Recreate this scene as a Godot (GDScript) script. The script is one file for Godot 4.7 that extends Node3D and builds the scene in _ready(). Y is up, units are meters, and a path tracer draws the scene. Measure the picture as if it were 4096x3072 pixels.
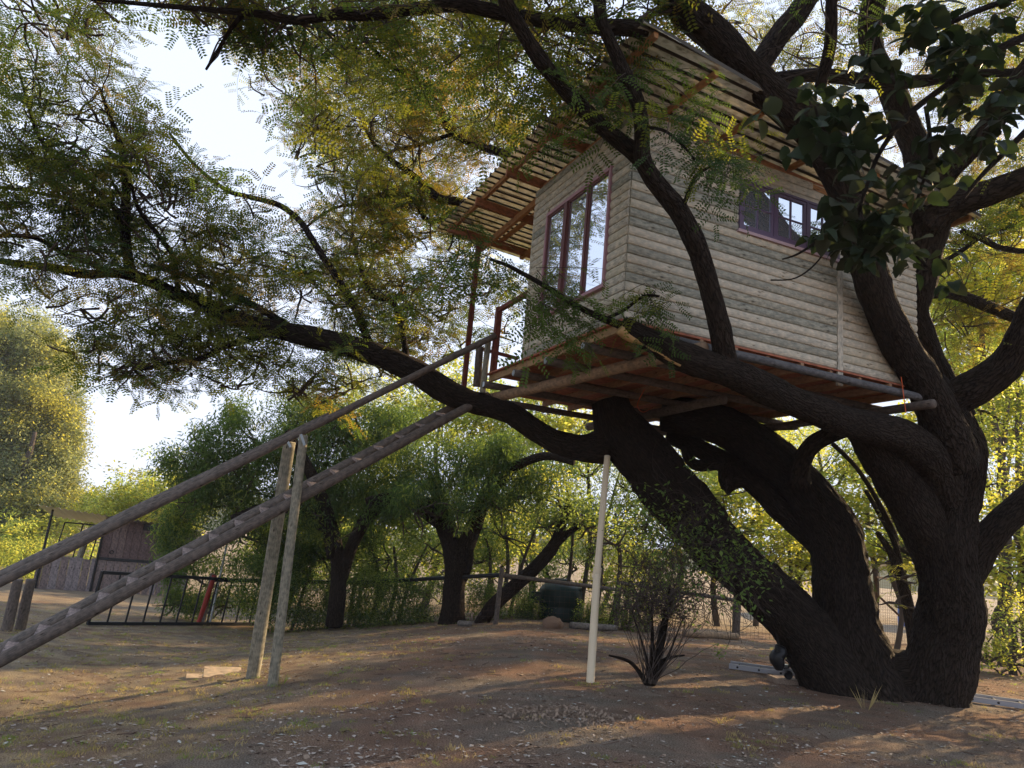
extends Node3D
# A timber house built into a large old tree, with a log stair, seen from the yard on a hazy late afternoon.

var rng := RandomNumberGenerator.new()
var noise := FastNoiseLite.new()
var ridge := FastNoiseLite.new()
var M := {}
var house_basis: Basis
var house_at: Vector3
var gaps: Array = []
var thin_out := false

# ---------------------------------------------------------------- mesh helpers
class MB:
	var v := PackedVector3Array()
	var t := PackedVector2Array()
	var c := PackedColorArray()
	var i := PackedInt32Array()
	func add(p: Vector3, uv := Vector2.ZERO) -> int:
		v.append(p); t.append(uv)
		return v.size() - 1
	func tri(a: int, b: int, d: int) -> void:
		i.append(a); i.append(b); i.append(d)
	func quad(a: Vector3, b: Vector3, d: Vector3, e: Vector3, s := 1.0) -> void:   # a b d e run clockwise seen from the front
		var w := a.distance_to(b) * s
		var h := b.distance_to(d) * s
		var n := add(a, Vector2(0, 0)); add(b, Vector2(w, 0)); add(d, Vector2(w, h)); add(e, Vector2(0, h))
		tri(n, n + 1, n + 2); tri(n, n + 2, n + 3)
	func box(lo: Vector3, hi: Vector3, long := 0) -> void:   # texture runs along the axis long
		var p: Array[Vector3] = []
		for k in 8:
			p.append(Vector3(hi.x if k & 1 else lo.x, hi.y if k & 2 else lo.y, hi.z if k & 4 else lo.z))
		hexa(p, long)
	func hexa(p: Array[Vector3], long := 0) -> void:
		for f in [[0, 2, 3, 1], [5, 7, 6, 4], [4, 6, 2, 0], [1, 3, 7, 5], [2, 6, 7, 3], [4, 0, 1, 5]]:
			var n := v.size()
			for k in f:
				var q: Vector3 = p[k]
				add(q, Vector2(q[long], q[(long + 1) % 3] + q[(long + 2) % 3]))
			tri(n, n + 1, n + 2); tri(n, n + 2, n + 3)
	func beam(a: Vector3, b: Vector3, w: float, h: float, up := Vector3.UP) -> void:   # a squared timber from a to b
		var d := (b - a).normalized()
		var s := d.cross(up).normalized()
		var u := s.cross(d).normalized()
		var p: Array[Vector3] = []
		for k in 8:
			p.append((b if k & 1 else a) + u * (h / 2 if k & 2 else -h / 2) + s * (w / 2 if k & 4 else -w / 2))
		var n0 := v.size()
		hexa(p, 0)
		var ln := a.distance_to(b)
		for k in range(n0, v.size()):
			var q := v[k] - a
			t[k] = Vector2(q.dot(d), q.dot(u) + q.dot(s) + ln)
	func mesh(smooth := false) -> ArrayMesh:
		var m := ArrayMesh.new()
		var a := []
		a.resize(Mesh.ARRAY_MAX)
		a[Mesh.ARRAY_VERTEX] = v
		a[Mesh.ARRAY_TEX_UV] = t
		if c.size() == v.size():
			a[Mesh.ARRAY_COLOR] = c
		a[Mesh.ARRAY_INDEX] = i
		m.add_surface_from_arrays(Mesh.PRIMITIVE_TRIANGLES, a)
		if not smooth:
			return m
		var st := SurfaceTool.new()
		st.create_from(m, 0)
		st.generate_normals()
		return st.commit()

func smooth_path(pts: Array, div: int) -> Array:
	var out := []
	for k in pts.size() - 1:
		var a: Vector4 = pts[maxi(k - 1, 0)]
		var b: Vector4 = pts[k]
		var d: Vector4 = pts[k + 1]
		var e: Vector4 = pts[mini(k + 2, pts.size() - 1)]
		for j in div:
			var s := float(j) / div
			out.append(0.5 * (2.0 * b + (d - a) * s + (2.0 * a - 5.0 * b + 4.0 * d - e) * s * s + (3.0 * b - a - 3.0 * d + e) * s * s * s))
	out.append(pts[pts.size() - 1])
	return out

# a round limb along points (x, y, z, radius); bumps in shares of the radius
func tube(mb: MB, pts: Array, segs: int, div := 6, rough := 0.0, groove := 0.0, tile := 0.5, cap := true) -> void:
	var path := smooth_path(pts, div) if div > 1 else pts
	var up := Vector3(0.31, 0.2, 0.93)
	var along := 0.0
	var mean := 0.0
	for q in path:
		mean += q.w
	mean /= path.size()
	var turns: float = maxf(1.0, roundf(TAU * mean / tile))
	var first := mb.v.size()
	for k in path.size():
		var q: Vector4 = path[k]
		var here := Vector3(q.x, q.y, q.z)
		var a: Vector4 = path[maxi(k - 1, 0)]
		var b: Vector4 = path[mini(k + 1, path.size() - 1)]
		var d := Vector3(b.x - a.x, b.y - a.y, b.z - a.z).normalized()
		if k:
			along += Vector3(q.x - path[k - 1].x, q.y - path[k - 1].y, q.z - path[k - 1].z).length()
		var s := d.cross(up)
		if s.length() < 0.05:
			s = d.cross(Vector3.RIGHT)
		s = s.normalized()
		up = s.cross(d).normalized()
		for j in segs + 1:
			var w := TAU * (j % segs) / segs
			var o := s * cos(w) + up * sin(w)
			var r := q.w
			if rough > 0.0:
				var p := here + o * q.w
				r *= 1.0 + rough * noise.get_noise_3dv(p * 14.0)
				if groove > 0.0:
					r += groove * ridge.get_noise_3d(cos(w) * q.w * 60.0, sin(w) * q.w * 60.0, along * 9.0)
			mb.add(here + o * r, Vector2(turns * j / segs, along / tile))
		if k:
			var n := first + k * (segs + 1)
			for j in segs:
				mb.tri(n + j, n + j + 1, n + j - segs - 1)
				mb.tri(n + j - segs - 1, n + j + 1, n + j - segs)
	if cap:
		for e in 2:
			var q: Vector4 = path[0] if e == 0 else path[path.size() - 1]
			var m := mb.add(Vector3(q.x, q.y, q.z), Vector2(0.5, 0.5))
			var n := first if e == 0 else first + (path.size() - 1) * (segs + 1)
			for j in segs:
				if e == 0:
					mb.tri(m, n + j, n + j + 1)
				else:
					mb.tri(m, n + j + 1, n + j)

func v4(p: Vector3, r: float) -> Vector4:
	return Vector4(p.x, p.y, p.z, r)

func lathe(mb: MB, at: Vector3, prof: Array, segs := 24) -> void:   # prof: Vector2(radius, height)
	var first := mb.v.size()
	for k in prof.size():
		for j in segs + 1:
			var w := TAU * (j % segs) / segs
			mb.add(at + Vector3(cos(w) * prof[k].x, prof[k].y, sin(w) * prof[k].x), Vector2(float(j) / segs * 3.0, prof[k].y))
		if k:
			var n := first + k * (segs + 1)
			for j in segs:
				mb.tri(n + j, n + j - segs - 1, n + j + 1)
				mb.tri(n + j - segs - 1, n + j - segs, n + j + 1)

# ---------------------------------------------------------------- scene-tree helpers
func thing(called: String, label: String, category: String, at := Vector3.ZERO, group := "", turn := 0.0) -> Node3D:
	var o := Node3D.new()
	o.name = called
	add_child(o, true)
	o.position = at
	o.rotation.y = turn
	tag(o, label, category, group)
	return o

func tag(o: Node, label: String, category := "", group := "", kind := "") -> void:
	o.set_meta("label", label)
	if category: o.set_meta("category", category)
	if group: o.set_meta("group", group)
	if kind: o.set_meta("kind", kind)

func obj(called: String, m: Mesh, material: Material, parent: Node = null) -> MeshInstance3D:
	var o := MeshInstance3D.new()
	o.name = called
	o.mesh = m
	o.material_override = material
	(parent if parent else self).add_child(o, true)
	return o

# a mesh given in world coordinates, set under a thing that stands elsewhere
func part(called: String, m: Mesh, material: Material, root: Node3D) -> MeshInstance3D:
	var o := obj(called, m, material, root)
	o.transform = root.transform.affine_inverse()
	return o

func pole_mesh(a: Vector3, b: Vector3, ra: float, rb: float, wob := 0.05, segs := 14) -> ArrayMesh:
	var mb := MB.new()
	var pts := []
	var n := maxi(3, int(a.distance_to(b) / 0.5))
	for k in n + 1:
		var s := float(k) / n
		var r := lerpf(ra, rb, s)
		var p := a.lerp(b, s)
		if k > 0 and k < n:
			p += Vector3(rng.randf_range(-1, 1), rng.randf_range(-1, 1), rng.randf_range(-1, 1)) * r * wob
		pts.append(v4(p, r * (1.0 + rng.randf_range(-wob, wob) * 0.5)))
	tube(mb, pts, segs, 4, 0.03, 0.0, 0.4)
	return mb.mesh(true)

func copies(called: String, m: Mesh, where: Array, parent: Node, material: Material = null) -> MultiMeshInstance3D:
	var mm := MultiMesh.new()
	mm.transform_format = MultiMesh.TRANSFORM_3D
	mm.mesh = m
	mm.instance_count = where.size()
	for k in where.size():
		mm.set_instance_transform(k, where[k])
	var o := MultiMeshInstance3D.new()
	o.name = called
	o.multimesh = mm
	if material: o.material_override = material
	o.set_meta("kind", "stuff")
	parent.add_child(o, true)
	return o

# ---------------------------------------------------------------- materials
func lin(r: float, g: float, b: float) -> Color:
	return Color(r, g, b).linear_to_srgb()

func mat(r: float, g: float, b: float, rough := 0.8, metal := 0.0, tex: Texture2D = null) -> StandardMaterial3D:
	var m := StandardMaterial3D.new()
	m.albedo_color = lin(r, g, b)
	m.roughness = rough
	m.metallic = metal
	m.metallic_specular = 0.35
	if tex: m.albedo_texture = tex
	return m

func leaf_mat(r: float, g: float, b: float, tr: float, tg: float, tb: float, rough := 0.5) -> StandardMaterial3D:
	var m := mat(r, g, b, rough)
	m.backlight_enabled = true
	m.backlight = lin(tr, tg, tb)   # light that comes through the blade
	m.metallic_specular = 0.15
	m.cull_mode = BaseMaterial3D.CULL_DISABLED
	return m

func grain_image(w: int, h: int, knots: int, streak: float, low: float, s: int) -> ImageTexture:
	var im := Image.create(w, h, false, Image.FORMAT_RGB8)
	var n := FastNoiseLite.new()
	n.seed = s
	n.frequency = 1.0
	var r := RandomNumberGenerator.new()
	r.seed = s
	var spots := []
	for k in knots:
		spots.append(Vector3(r.randf() * w, r.randf() * h, r.randf_range(2.5, 5.0)))
	for y in h:
		for x in w:
			var f := float(x) / w
			var bend := 0.0
			var dark := 0.0
			for q in spots:
				var dx: float = absf(x - q.x)
				dx = minf(dx, w - dx)
				var dy: float = y - q.y
				var e: float = (dx * dx * 0.25 + dy * dy) / (q.z * q.z)
				bend += exp(-e * 0.35) * signf(dy) * 2.2
				dark = maxf(dark, exp(-e * 1.6))
			var g := n.get_noise_3d(cos(f * TAU) * 1.1, sin(f * TAU) * 1.1, (y + bend) * 0.22)
			var g2 := n.get_noise_3d(cos(f * TAU) * 3.0 + 9.0, sin(f * TAU) * 3.0, (y + bend) * 0.75)
			var g3 := n.get_noise_3d(cos(f * TAU) * 2.2, sin(f * TAU) * 2.2 + 20.0, y * 0.03)
			var b := 0.86 + streak * (0.6 * g + 0.5 * g2) + low * g3
			b *= 1.0 - 0.55 * dark
			im.set_pixel(x, y, Color(b, b * (1.0 - 0.06 * dark - 0.03 * g3), b * (1.0 - 0.12 * dark - 0.05 * g3)))
	return ImageTexture.create_from_image(im)

func noise_tex(size: int, kind: int, freq: float, s: int, ramp: Array, warp := 0.0, octaves := 4) -> NoiseTexture2D:
	var n := FastNoiseLite.new()
	n.noise_type = kind
	n.frequency = freq
	n.seed = s
	n.fractal_octaves = octaves
	if kind == FastNoiseLite.TYPE_CELLULAR:
		n.cellular_return_type = FastNoiseLite.RETURN_DISTANCE2_SUB
		n.fractal_type = FastNoiseLite.FRACTAL_NONE
	if warp > 0.0:
		n.domain_warp_enabled = true
		n.domain_warp_amplitude = warp
		n.domain_warp_frequency = freq * 1.7
	var t := NoiseTexture2D.new()
	t.width = size
	t.height = size
	t.seamless = true
	t.noise = n
	if ramp.size():
		var g := Gradient.new()
		g.offsets = PackedFloat32Array()
		var cols := PackedColorArray()
		var offs := PackedFloat32Array()
		for k in ramp.size():
			offs.append(float(k) / (ramp.size() - 1))
			cols.append(ramp[k])
		g.offsets = offs
		g.colors = cols
		t.color_ramp = g
	return t

func make_materials() -> void:
	var grain: Array = []
	for k in 3:
		grain.append(grain_image(384, 96, 5 - k, 0.17 + 0.1 * k, 0.16 + .05 * k, 11 + k))
	M.pine = []
	for c in [[.63, .575, .45], [.60, .55, .43], [.65, .595, .465], [.585, .54, .43], [.62, .56, .42]]:
		M.pine.append(mat(c[0], c[1], c[2], .62, 0.0, grain[M.pine.size() % 2]))
	M.pine_grey = [mat(.36, .36, .29, .7, 0.0, grain[2]), mat(.42, .40, .31, .7, 0.0, grain[2]), mat(.38, .37, .295, .7, 0.0, grain[1])]
	for m in M.pine + M.pine_grey:
		m.uv1_scale = Vector3(0.8, 6.0, 1)
	M.timber = mat(.46, .235, .10, .7, 0.0, grain[0])     # stained roof timbers
	M.timber_red = mat(.36, .155, .08, .7, 0.0, grain[1])
	M.timber_raw = mat(.42, .27, .13, .75, 0.0, grain[0])
	M.ply = mat(.46, .16, .09, .75, 0.0, grain[1])
	M.red_paint = mat(.19, .055, .04, .55, 0.0, grain[1])
	M.joist = mat(.44, .26, .15, .8, 0.0, grain[0])
	for m in [M.timber, M.timber_red, M.timber_raw, M.ply, M.red_paint, M.joist]:
		m.uv1_scale = Vector3(0.7, 5.0, 1)
	M.log_grey = mat(.19, .165, .145, .85, 0.0, grain[2])
	M.log_dark = mat(.145, .118, .10, .85, 0.0, grain[2])
	M.log_green = mat(.31, .29, .22, .85, 0.0, grain[2])
	M.log_peeled = mat(.34, .235, .15, .8, 0.0, grain[1])
	M.log_slate = mat(.13, .13, .135, .85, 0.0, grain[2])
	M.tread = mat(.34, .27, .25, .75, 0.0, grain[1])
	for m in [M.log_grey, M.log_dark, M.log_green, M.log_peeled, M.log_slate, M.tread]:
		m.uv1_scale = Vector3(2.0, 0.6, 1)      # poles: the texture runs round in x, along in y
		m.uv1_scale = Vector3(1.0, 1.0, 1)
	var grain_up: ImageTexture = turned(grain[2])
	for m in [M.log_grey, M.log_dark, M.log_green, M.log_slate]:
		m.albedo_texture = grain_up
		m.uv1_scale = Vector3(2.0, 0.35, 1)
	M.log_peeled.albedo_texture = turned(grain[1])
	M.log_peeled.uv1_scale = Vector3(2.0, 0.35, 1)
	M.tread.uv1_scale = Vector3(0.8, 3.0, 1)
	M.galv = mat(.45, .5, .55, .35, .8)
	M.strap = mat(.35, .42, .48, .4, .6)
	M.glass = mat(.74, .80, .88, .02, .88)
	M.frame_pink = mat(.36, .20, .23, .45)
	M.frame_maroon = mat(.13, .05, .05, .45)
	M.frame_purple = mat(.105, .075, .125, .4)
	M.sill_pink = mat(.40, .29, .31, .5)
	# bark: deep furrows that run along the limb
	var bark_h := noise_tex(512, FastNoiseLite.TYPE_SIMPLEX_SMOOTH, 0.016, 5, [], 26.0, 3)
	var bark_c := noise_tex(512, FastNoiseLite.TYPE_SIMPLEX_SMOOTH, 0.016, 5, [Color(1, .97, .94), Color(.96, .92, .88), Color(.84, .80, .76), Color(.62, .58, .55), Color(.30, .28, .26)], 26.0, 3)
	for q in [bark_h, bark_c]:
		q.noise.fractal_type = FastNoiseLite.FRACTAL_RIDGED
	bark_h.invert = true
	M.bark = mat(.050, .041, .035, .9, 0.0, bark_c)
	M.bark.heightmap_enabled = true
	M.bark.heightmap_texture = bark_h
	M.bark.heightmap_scale = 6.0
	M.bark.uv1_scale = Vector3(1.5, 0.33, 1)
	M.bark.metallic_specular = 0.25
	M.bark_pale = M.bark.duplicate()
	M.bark_pale.albedo_color = lin(.26, .21, .16)
	M.bark_far = mat(.07, .055, .045, .9)
	M.twig = mat(.06, .045, .036, .85)
	M.splinter = mat(.42, .27, .12, .8)
	# leaves
	M.leaf = [leaf_mat(.030, .052, .014, .15, .23, .03, .7), leaf_mat(.052, .066, .016, .27, .29, .03, .7), leaf_mat(.085, .066, .020, .34, .25, .04, .7), leaf_mat(.018, .036, .014, .09, .14, .03, .7)]
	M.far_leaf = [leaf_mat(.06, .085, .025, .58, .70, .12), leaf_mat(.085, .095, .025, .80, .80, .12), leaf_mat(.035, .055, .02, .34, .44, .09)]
	M.willow = [leaf_mat(.055, .090, .028, .17, .25, .04, .7), leaf_mat(.040, .068, .026, .10, .16, .03, .7), leaf_mat(.075, .10, .03, .36, .42, .06, .7)]
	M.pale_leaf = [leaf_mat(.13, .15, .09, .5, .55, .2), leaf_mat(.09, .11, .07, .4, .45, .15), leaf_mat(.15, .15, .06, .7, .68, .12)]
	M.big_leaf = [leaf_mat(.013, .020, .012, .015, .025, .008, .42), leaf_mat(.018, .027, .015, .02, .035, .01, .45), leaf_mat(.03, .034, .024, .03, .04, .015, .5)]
	M.creeper = [leaf_mat(.07, .13, .045, .40, .60, .12, .5), leaf_mat(.11, .17, .05, .55, .75, .14, .5)]
	# soil
	var fine := noise_tex(1024, FastNoiseLite.TYPE_SIMPLEX_SMOOTH, 0.06, 21, [Color(.38, .37, .36), Color(.76, .74, .72), Color(.96, .95, .93), Color(1, 1, 1)], 0.0, 6)
	var relief := noise_tex(1024, FastNoiseLite.TYPE_SIMPLEX_SMOOTH, 0.09, 8, [], 0.0, 6)
	M.soil = mat(1, 1, 1, .95, 0.0, fine)
	M.soil.vertex_color_use_as_albedo = true
	M.soil.heightmap_enabled = true
	M.soil.heightmap_texture = relief
	M.soil.heightmap_scale = 3.0
	M.soil.uv1_scale = Vector3(0.8, 0.8, 1)
	M.soil.metallic_specular = 0.15
	# corrugated translucent sheeting, weathered
	var mottle := noise_tex(512, FastNoiseLite.TYPE_SIMPLEX_SMOOTH, 0.02, 31, [Color(.5, .48, .42), Color(.85, .83, .76), Color(1, .99, .94), Color(.9, .87, .78)], 0.0, 5)
	M.sheet = mat(.78, .78, .76, .26, .70, mottle)
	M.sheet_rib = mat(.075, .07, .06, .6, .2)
	M.sheet.backlight_enabled = true
	M.sheet.backlight = lin(.24, .225, .185)
	M.sheet.uv1_scale = Vector3(0.55, 0.8, 1)
	M.tin = mat(.38, .40, .43, .4, .7)
	M.plank_old = [mat(.17, .125, .115, .85, 0.0, grain[2]), mat(.13, .09, .085, .85, 0.0, grain[2]), mat(.21, .165, .155, .85, 0.0, grain[2]), mat(.25, .215, .215, .85, 0.0, grain[2])]
	for m in M.plank_old:
		m.uv1_scale = Vector3(0.7, 4.0, 1)
	M.steel_dark = mat(.022, .024, .026, .45, .3)
	M.steel_rust = mat(.09, .05, .035, .7, .3)
	M.pvc = mat(.60, .51, .36, .4)
	M.tank = mat(.006, .022, .02, .4)
	M.black = mat(.012, .012, .013, .4)
	M.silver = mat(.6, .62, .64, .3, .8)
	M.alu = mat(.33, .34, .37, .35, .7)
	M.red_post = mat(.28, .04, .03, .6)
	M.stone = mat(.26, .17, .12, .9, 0.0, fine)
	M.paver = mat(.30, .23, .18, .85, 0.0, fine)
	M.cut_board = mat(.62, .47, .30, .7, 0.0, grain[0])
	M.cut_board.uv1_scale = Vector3(0.7, 4.0, 1)
	M.litter = [mat(.36, .31, .26, .85), mat(.25, .19, .14, .9), mat(.12, .08, .06, .9), mat(.42, .43, .39, .8)]
	M.grass = [leaf_mat(.14, .13, .05, .4, .35, .1), leaf_mat(.08, .12, .035, .35, .45, .08), leaf_mat(.30, .24, .12, .5, .4, .15)]
	M.hill = mat(.06, .075, .04, .95)
	M.cord_orange = mat(.55, .10, .03, .5)
	M.white_wall = mat(.6, .58, .55, .8)
	M.blue = mat(.05, .12, .35, .5)

func turned(t: ImageTexture) -> ImageTexture:
	var im: Image = t.get_image().duplicate()
	im.rotate_90(CLOCKWISE)
	return ImageTexture.create_from_image(im)

# ---------------------------------------------------------------- ground
func ease_in(t: float, k: float) -> float:
	return t * t / (t + k) if t > 0.0 else 0.0

func ground_y(x: float, z: float) -> float:
	return maxf(-0.15 * minf(ease_in(1.0 - x, 0.8), 5.6) - 0.045 * minf(ease_in(-z - 12.0, 1.0), 16.0), -1.5)

func on_ground(x: float, z: float) -> Vector3:
	return Vector3(x, ground_y(x, z), z)

func bump_y(x: float, z: float) -> float:
	return ground_y(x, z) + 0.022 * noise.get_noise_2d(x * 9.0, z * 9.0) + 0.018 * noise.get_noise_2d(x * 40.0 + 50.0, z * 40.0)

func soil_color(x: float, z: float) -> Color:
	var a := noise.get_noise_2d(x * 5.0 + 300.0, z * 7.0)
	var b := noise.get_noise_2d(x * 16.0, z * 22.0 + 80.0)
	var red := Color(.35, .235, .175)
	var grey := Color(.34, .295, .245)
	var straw := Color(.42, .36, .235)
	var c := grey.lerp(red, clampf(0.55 + 1.1 * a + 0.5 * b, 0.0, 1.0))
	var left := clampf((-x - 1.2 + 0.8 * a) * 0.45, 0.0, 1.0)       # dry grass takes over towards the gate
	c = c.lerp(straw, left * clampf(0.45 + 0.9 * b, 0.0, 0.8))
	var far := clampf((-z - 22.0) * 0.1, 0.0, 1.0)                   # dry veld beyond the fence
	c = c.lerp(Color(.46, .40, .31), far)
	return c * (0.92 + 0.35 * b)

func sheet_grid(x0: float, x1: float, z0: float, z1: float, step: float, drop := 0.0) -> MB:
	var mb := MB.new()
	var nx := int(round((x1 - x0) / step))
	var nz := int(round((z1 - z0) / step))
	for j in nz + 1:
		for k in nx + 1:
			var x := x0 + (x1 - x0) * k / nx
			var z := z0 + (z1 - z0) * j / nz
			mb.add(Vector3(x, bump_y(x, z) - drop, z), Vector2(x, z))
			mb.c.append(soil_color(x, z))
	for j in nz:
		for k in nx:
			var n := j * (nx + 1) + k
			mb.tri(n, n + 1, n + nx + 2)
			mb.tri(n, n + nx + 2, n + nx + 1)
	return mb

func build_ground() -> void:
	# one sheet: a fine grid in the yard whose rim is stitched to ever coarser rings out to the horizon
	var mb := MB.new()
	var xs: Array[float] = []
	var zs: Array[float] = []
	for e in [[-220.0, -80.0, 20.0], [-80.0, -24.0, 4.0], [-24.0, -9.0, 0.5], [-9.0, 9.0, 0.1], [9.0, 24.0, 0.5], [24.0, 80.0, 4.0], [80.0, 221.0, 20.0]]:
		var x: float = e[0]
		while x < e[1] - 0.001:
			xs.append(x)
			x += e[2]
	for e in [[-220.0, -80.0, 20.0], [-80.0, -30.0, 3.0], [-30.0, -18.0, 0.4], [-18.0, -2.0, 0.1], [-2.0, 8.0, 0.5], [8.0, 80.0, 4.0], [80.0, 121.0, 20.0]]:
		var z: float = e[0]
		while z < e[1] - 0.001:
			zs.append(z)
			z += e[2]
	var w := xs.size()
	for z in zs:
		for x in xs:
			mb.add(Vector3(x, bump_y(x, z), z), Vector2(x, z))
			mb.c.append(soil_color(x, z))
	for j in zs.size() - 1:
		for k in w - 1:
			var n := j * w + k
			mb.tri(n, n + 1, n + w + 1)
			mb.tri(n, n + w + 1, n + w)
	var o := obj("ground", mb.mesh(true), M.soil)
	tag(o, "reddish bare soil of the yard running to dry grass", "", "", "structure")

# ---------------------------------------------------------------- foliage
func kite(mb: MB, at: Vector3, d: Vector3, n: Vector3, ln: float, wd: float) -> void:
	var s := d.cross(n).normalized() * wd * 0.5
	var a := mb.add(at); var b := mb.add(at + d * ln * 0.45 + s); var c := mb.add(at + d * ln); var e := mb.add(at + d * ln * 0.45 - s)
	mb.tri(a, b, c); mb.tri(a, c, e)

# a twig with feathered leaves: stalk, then leaves left and right, each a row of leaflet pairs
func twig_mesh(s: int, ln: float, leaves: int, leaf_len: float, pairs: int, let_len: float, let_w: float, m_leaf: Material) -> ArrayMesh:
	var r := RandomNumberGenerator.new()
	r.seed = s
	var wood := MB.new()
	var green := MB.new()
	var pts := []
	var d := Vector3.RIGHT
	var p := Vector3.ZERO
	for k in 6:
		pts.append(v4(p, 0.0055 * (1.0 - 0.13 * k)))
		p += d * ln / 5.0
		d = (d + Vector3(0, r.randf_range(-.18, .1), r.randf_range(-.2, .2))).normalized()
	tube(wood, pts, 3, 1, 0, 0, 0.2, false)
	for k in leaves:
		var f := (k + 0.6) / leaves * 4.95
		var q: Vector4 = pts[int(f)].lerp(pts[mini(int(f) + 1, 5)], f - int(f))
		var at := Vector3(q.x, q.y, q.z)
		var side := 1.0 if k % 2 else -1.0
		var dir := Vector3(r.randf_range(.1, .75), r.randf_range(-.45, .3), side * r.randf_range(.6, 1.0)).normalized()
		if k == leaves - 1: dir = Vector3(1, -.2, 0.1).normalized()
		var up := (Vector3.UP + Vector3(r.randf_range(-.5, .5), 0, r.randf_range(-.5, .5))).normalized()
		var n := (up - dir * up.dot(dir)).normalized()
		var l := leaf_len * r.randf_range(.75, 1.15)
		var c := at
		for j in pairs:
			c += dir * l / pairs
			dir = (dir + Vector3(0, -.045, 0)).normalized()
			n = (n - dir * n.dot(dir)).normalized()
			var lat := dir.cross(n).normalized()
			for e in [-1.0, 1.0]:
				var ld: Vector3 = (lat * e + dir * .45 + n * r.randf_range(-.25, .15)).normalized()
				kite(green, c, ld, n, let_len * r.randf_range(.8, 1.1), let_w)
		kite(wood, at, (c - at).normalized(), n, at.distance_to(c), 0.003)
	var m := green.mesh()
	m.surface_set_material(0, m_leaf)
	var a := []
	a.resize(Mesh.ARRAY_MAX)
	a[Mesh.ARRAY_VERTEX] = wood.v
	a[Mesh.ARRAY_TEX_UV] = wood.t
	a[Mesh.ARRAY_INDEX] = wood.i
	m.add_surface_from_arrays(Mesh.PRIMITIVE_TRIANGLES, a)
	m.surface_set_material(1, M.twig)
	return m

# a loose spray of single leaves, about two reaches across
func spray_mesh(s: int, count: int, reach: Vector3, ln: float, wd: float, droop: float, m_leaf: Material) -> ArrayMesh:
	var r := RandomNumberGenerator.new()
	r.seed = s
	var g := MB.new()
	for k in count:
		var p := Vector3(r.randfn(), r.randfn(), r.randfn()) * 0.45
		p = p.limit_length(1.0) * reach
		var d := Vector3(r.randf_range(-1, 1), r.randf_range(-.7, .5) - droop, r.randf_range(-1, 1)).normalized()
		var n := Vector3(r.randf_range(-.8, .8), 1.0 - droop * 0.6, r.randf_range(-.8, .8)).normalized()
		kite(g, p, d, (n - d * n.dot(d)).normalized(), ln * r.randf_range(.7, 1.25), wd)
	var m := g.mesh()
	m.surface_set_material(0, m_leaf)
	return m

class Crown:
	var sets: Array = []      # one list of transforms per prefab
	var wood := MB.new()
	func _init(n: int) -> void:
		for k in n: sets.append([])

func in_gap(p: Vector3) -> bool:
	for g in gaps:
		if p.distance_to(Geometry3D.get_closest_point_to_segment(p, g[0], g[1])) < g[2] * (1.0 + 0.45 * noise.get_noise_3dv(p * 30.0)):
			return true
	return false

func frame_along(d: Vector3, roll: float) -> Basis:
	var x := d.normalized()
	var z := x.cross(Vector3.UP)
	if z.length() < 0.1: z = x.cross(Vector3.BACK)
	z = z.normalized()
	return Basis(x, z.cross(x).normalized(), z) * Basis(Vector3.RIGHT, roll)

func put_twig(c: Crown, p: Vector3, d: Vector3, scale: float, weights: Array, variants: int) -> void:
	if in_gap(p + d * 0.3 * scale):
		return
	if thin_out and noise.get_noise_3dv((p + d * 0.3) * 10.0) + .25 * noise.get_noise_3dv(p * 4.0) < -.01:
		return
	var pick := 0.5 + 0.55 * noise.get_noise_3dv(p * 7.0) + rng.randf_range(-.28, .28)
	var tone := 0
	var acc: float = weights[0]
	while tone < weights.size() - 1 and pick > acc:
		tone += 1
		acc += weights[tone]
	var k := tone * variants + rng.randi() % variants
	c.sets[k].append(Transform3D(frame_along(d, rng.randf_range(-.6, .6)).scaled(Vector3.ONE * scale), p))

# a wiggling side branch that carries twigs
func branchlet(c: Crown, from: Vector3, d: Vector3, ln: float, r0: float, twigs: int, scale: float, weights: Array, variants: int) -> void:
	var pts := []
	var p := from
	d = d.normalized()
	var n := 6
	for k in n + 1:
		pts.append(v4(p, maxf(r0 * (1.0 - 0.8 * k / n), 0.004)))
		p += d * ln / n
		d = (d + Vector3(rng.randf_range(-.38, .38), rng.randf_range(-.22, .3) , rng.randf_range(-.38, .38))).normalized()
	if not in_gap(from.lerp(p, 0.6)):
		tube(c.wood, pts, 4, 2, 0, 0, 0.3, false)
	for k in twigs:
		var f := rng.randf_range(0.22, 1.0) * n * 0.999
		var q: Vector4 = pts[int(f)].lerp(pts[int(f) + 1], f - int(f))
		var td := (d * 0.5 + Vector3(rng.randf_range(-1, 1), rng.randf_range(-.5, .45), rng.randf_range(-1, 1))).normalized()
		put_twig(c, Vector3(q.x, q.y, q.z), td, scale * rng.randf_range(.75, 1.2), weights, variants)

func fill_blob(c: Crown, at: Vector3, r: Vector3, count: int, twigs: int, scale: float, weights: Array, variants: int, hub := true) -> void:
	for k in count:
		var o := Vector3(rng.randfn(), rng.randfn(), rng.randfn()) * 0.42
		o = o.limit_length(1.0)
		var p := at + o * r
		var d := (o + Vector3(rng.randf_range(-.5, .5), rng.randf_range(-.2, .4), rng.randf_range(-.5, .5))).normalized()
		var ln: float = 0.45 * r.x + 0.35
		branchlet(c, p - d * ln * 0.5, d, ln, 0.02, twigs, scale, weights, variants)

func crown_under(root: Node3D, c: Crown, prefabs: Array, called := "crown") -> void:
	for k in prefabs.size():
		if c.sets[k].size():
			var o := copies(called, prefabs[k], c.sets[k], root)
			o.transform = root.transform.affine_inverse()
	if c.wood.v.size():
		var w := part("branch_work", c.wood.mesh(true), M.twig, root)
		w.set_meta("kind", "stuff")

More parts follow.
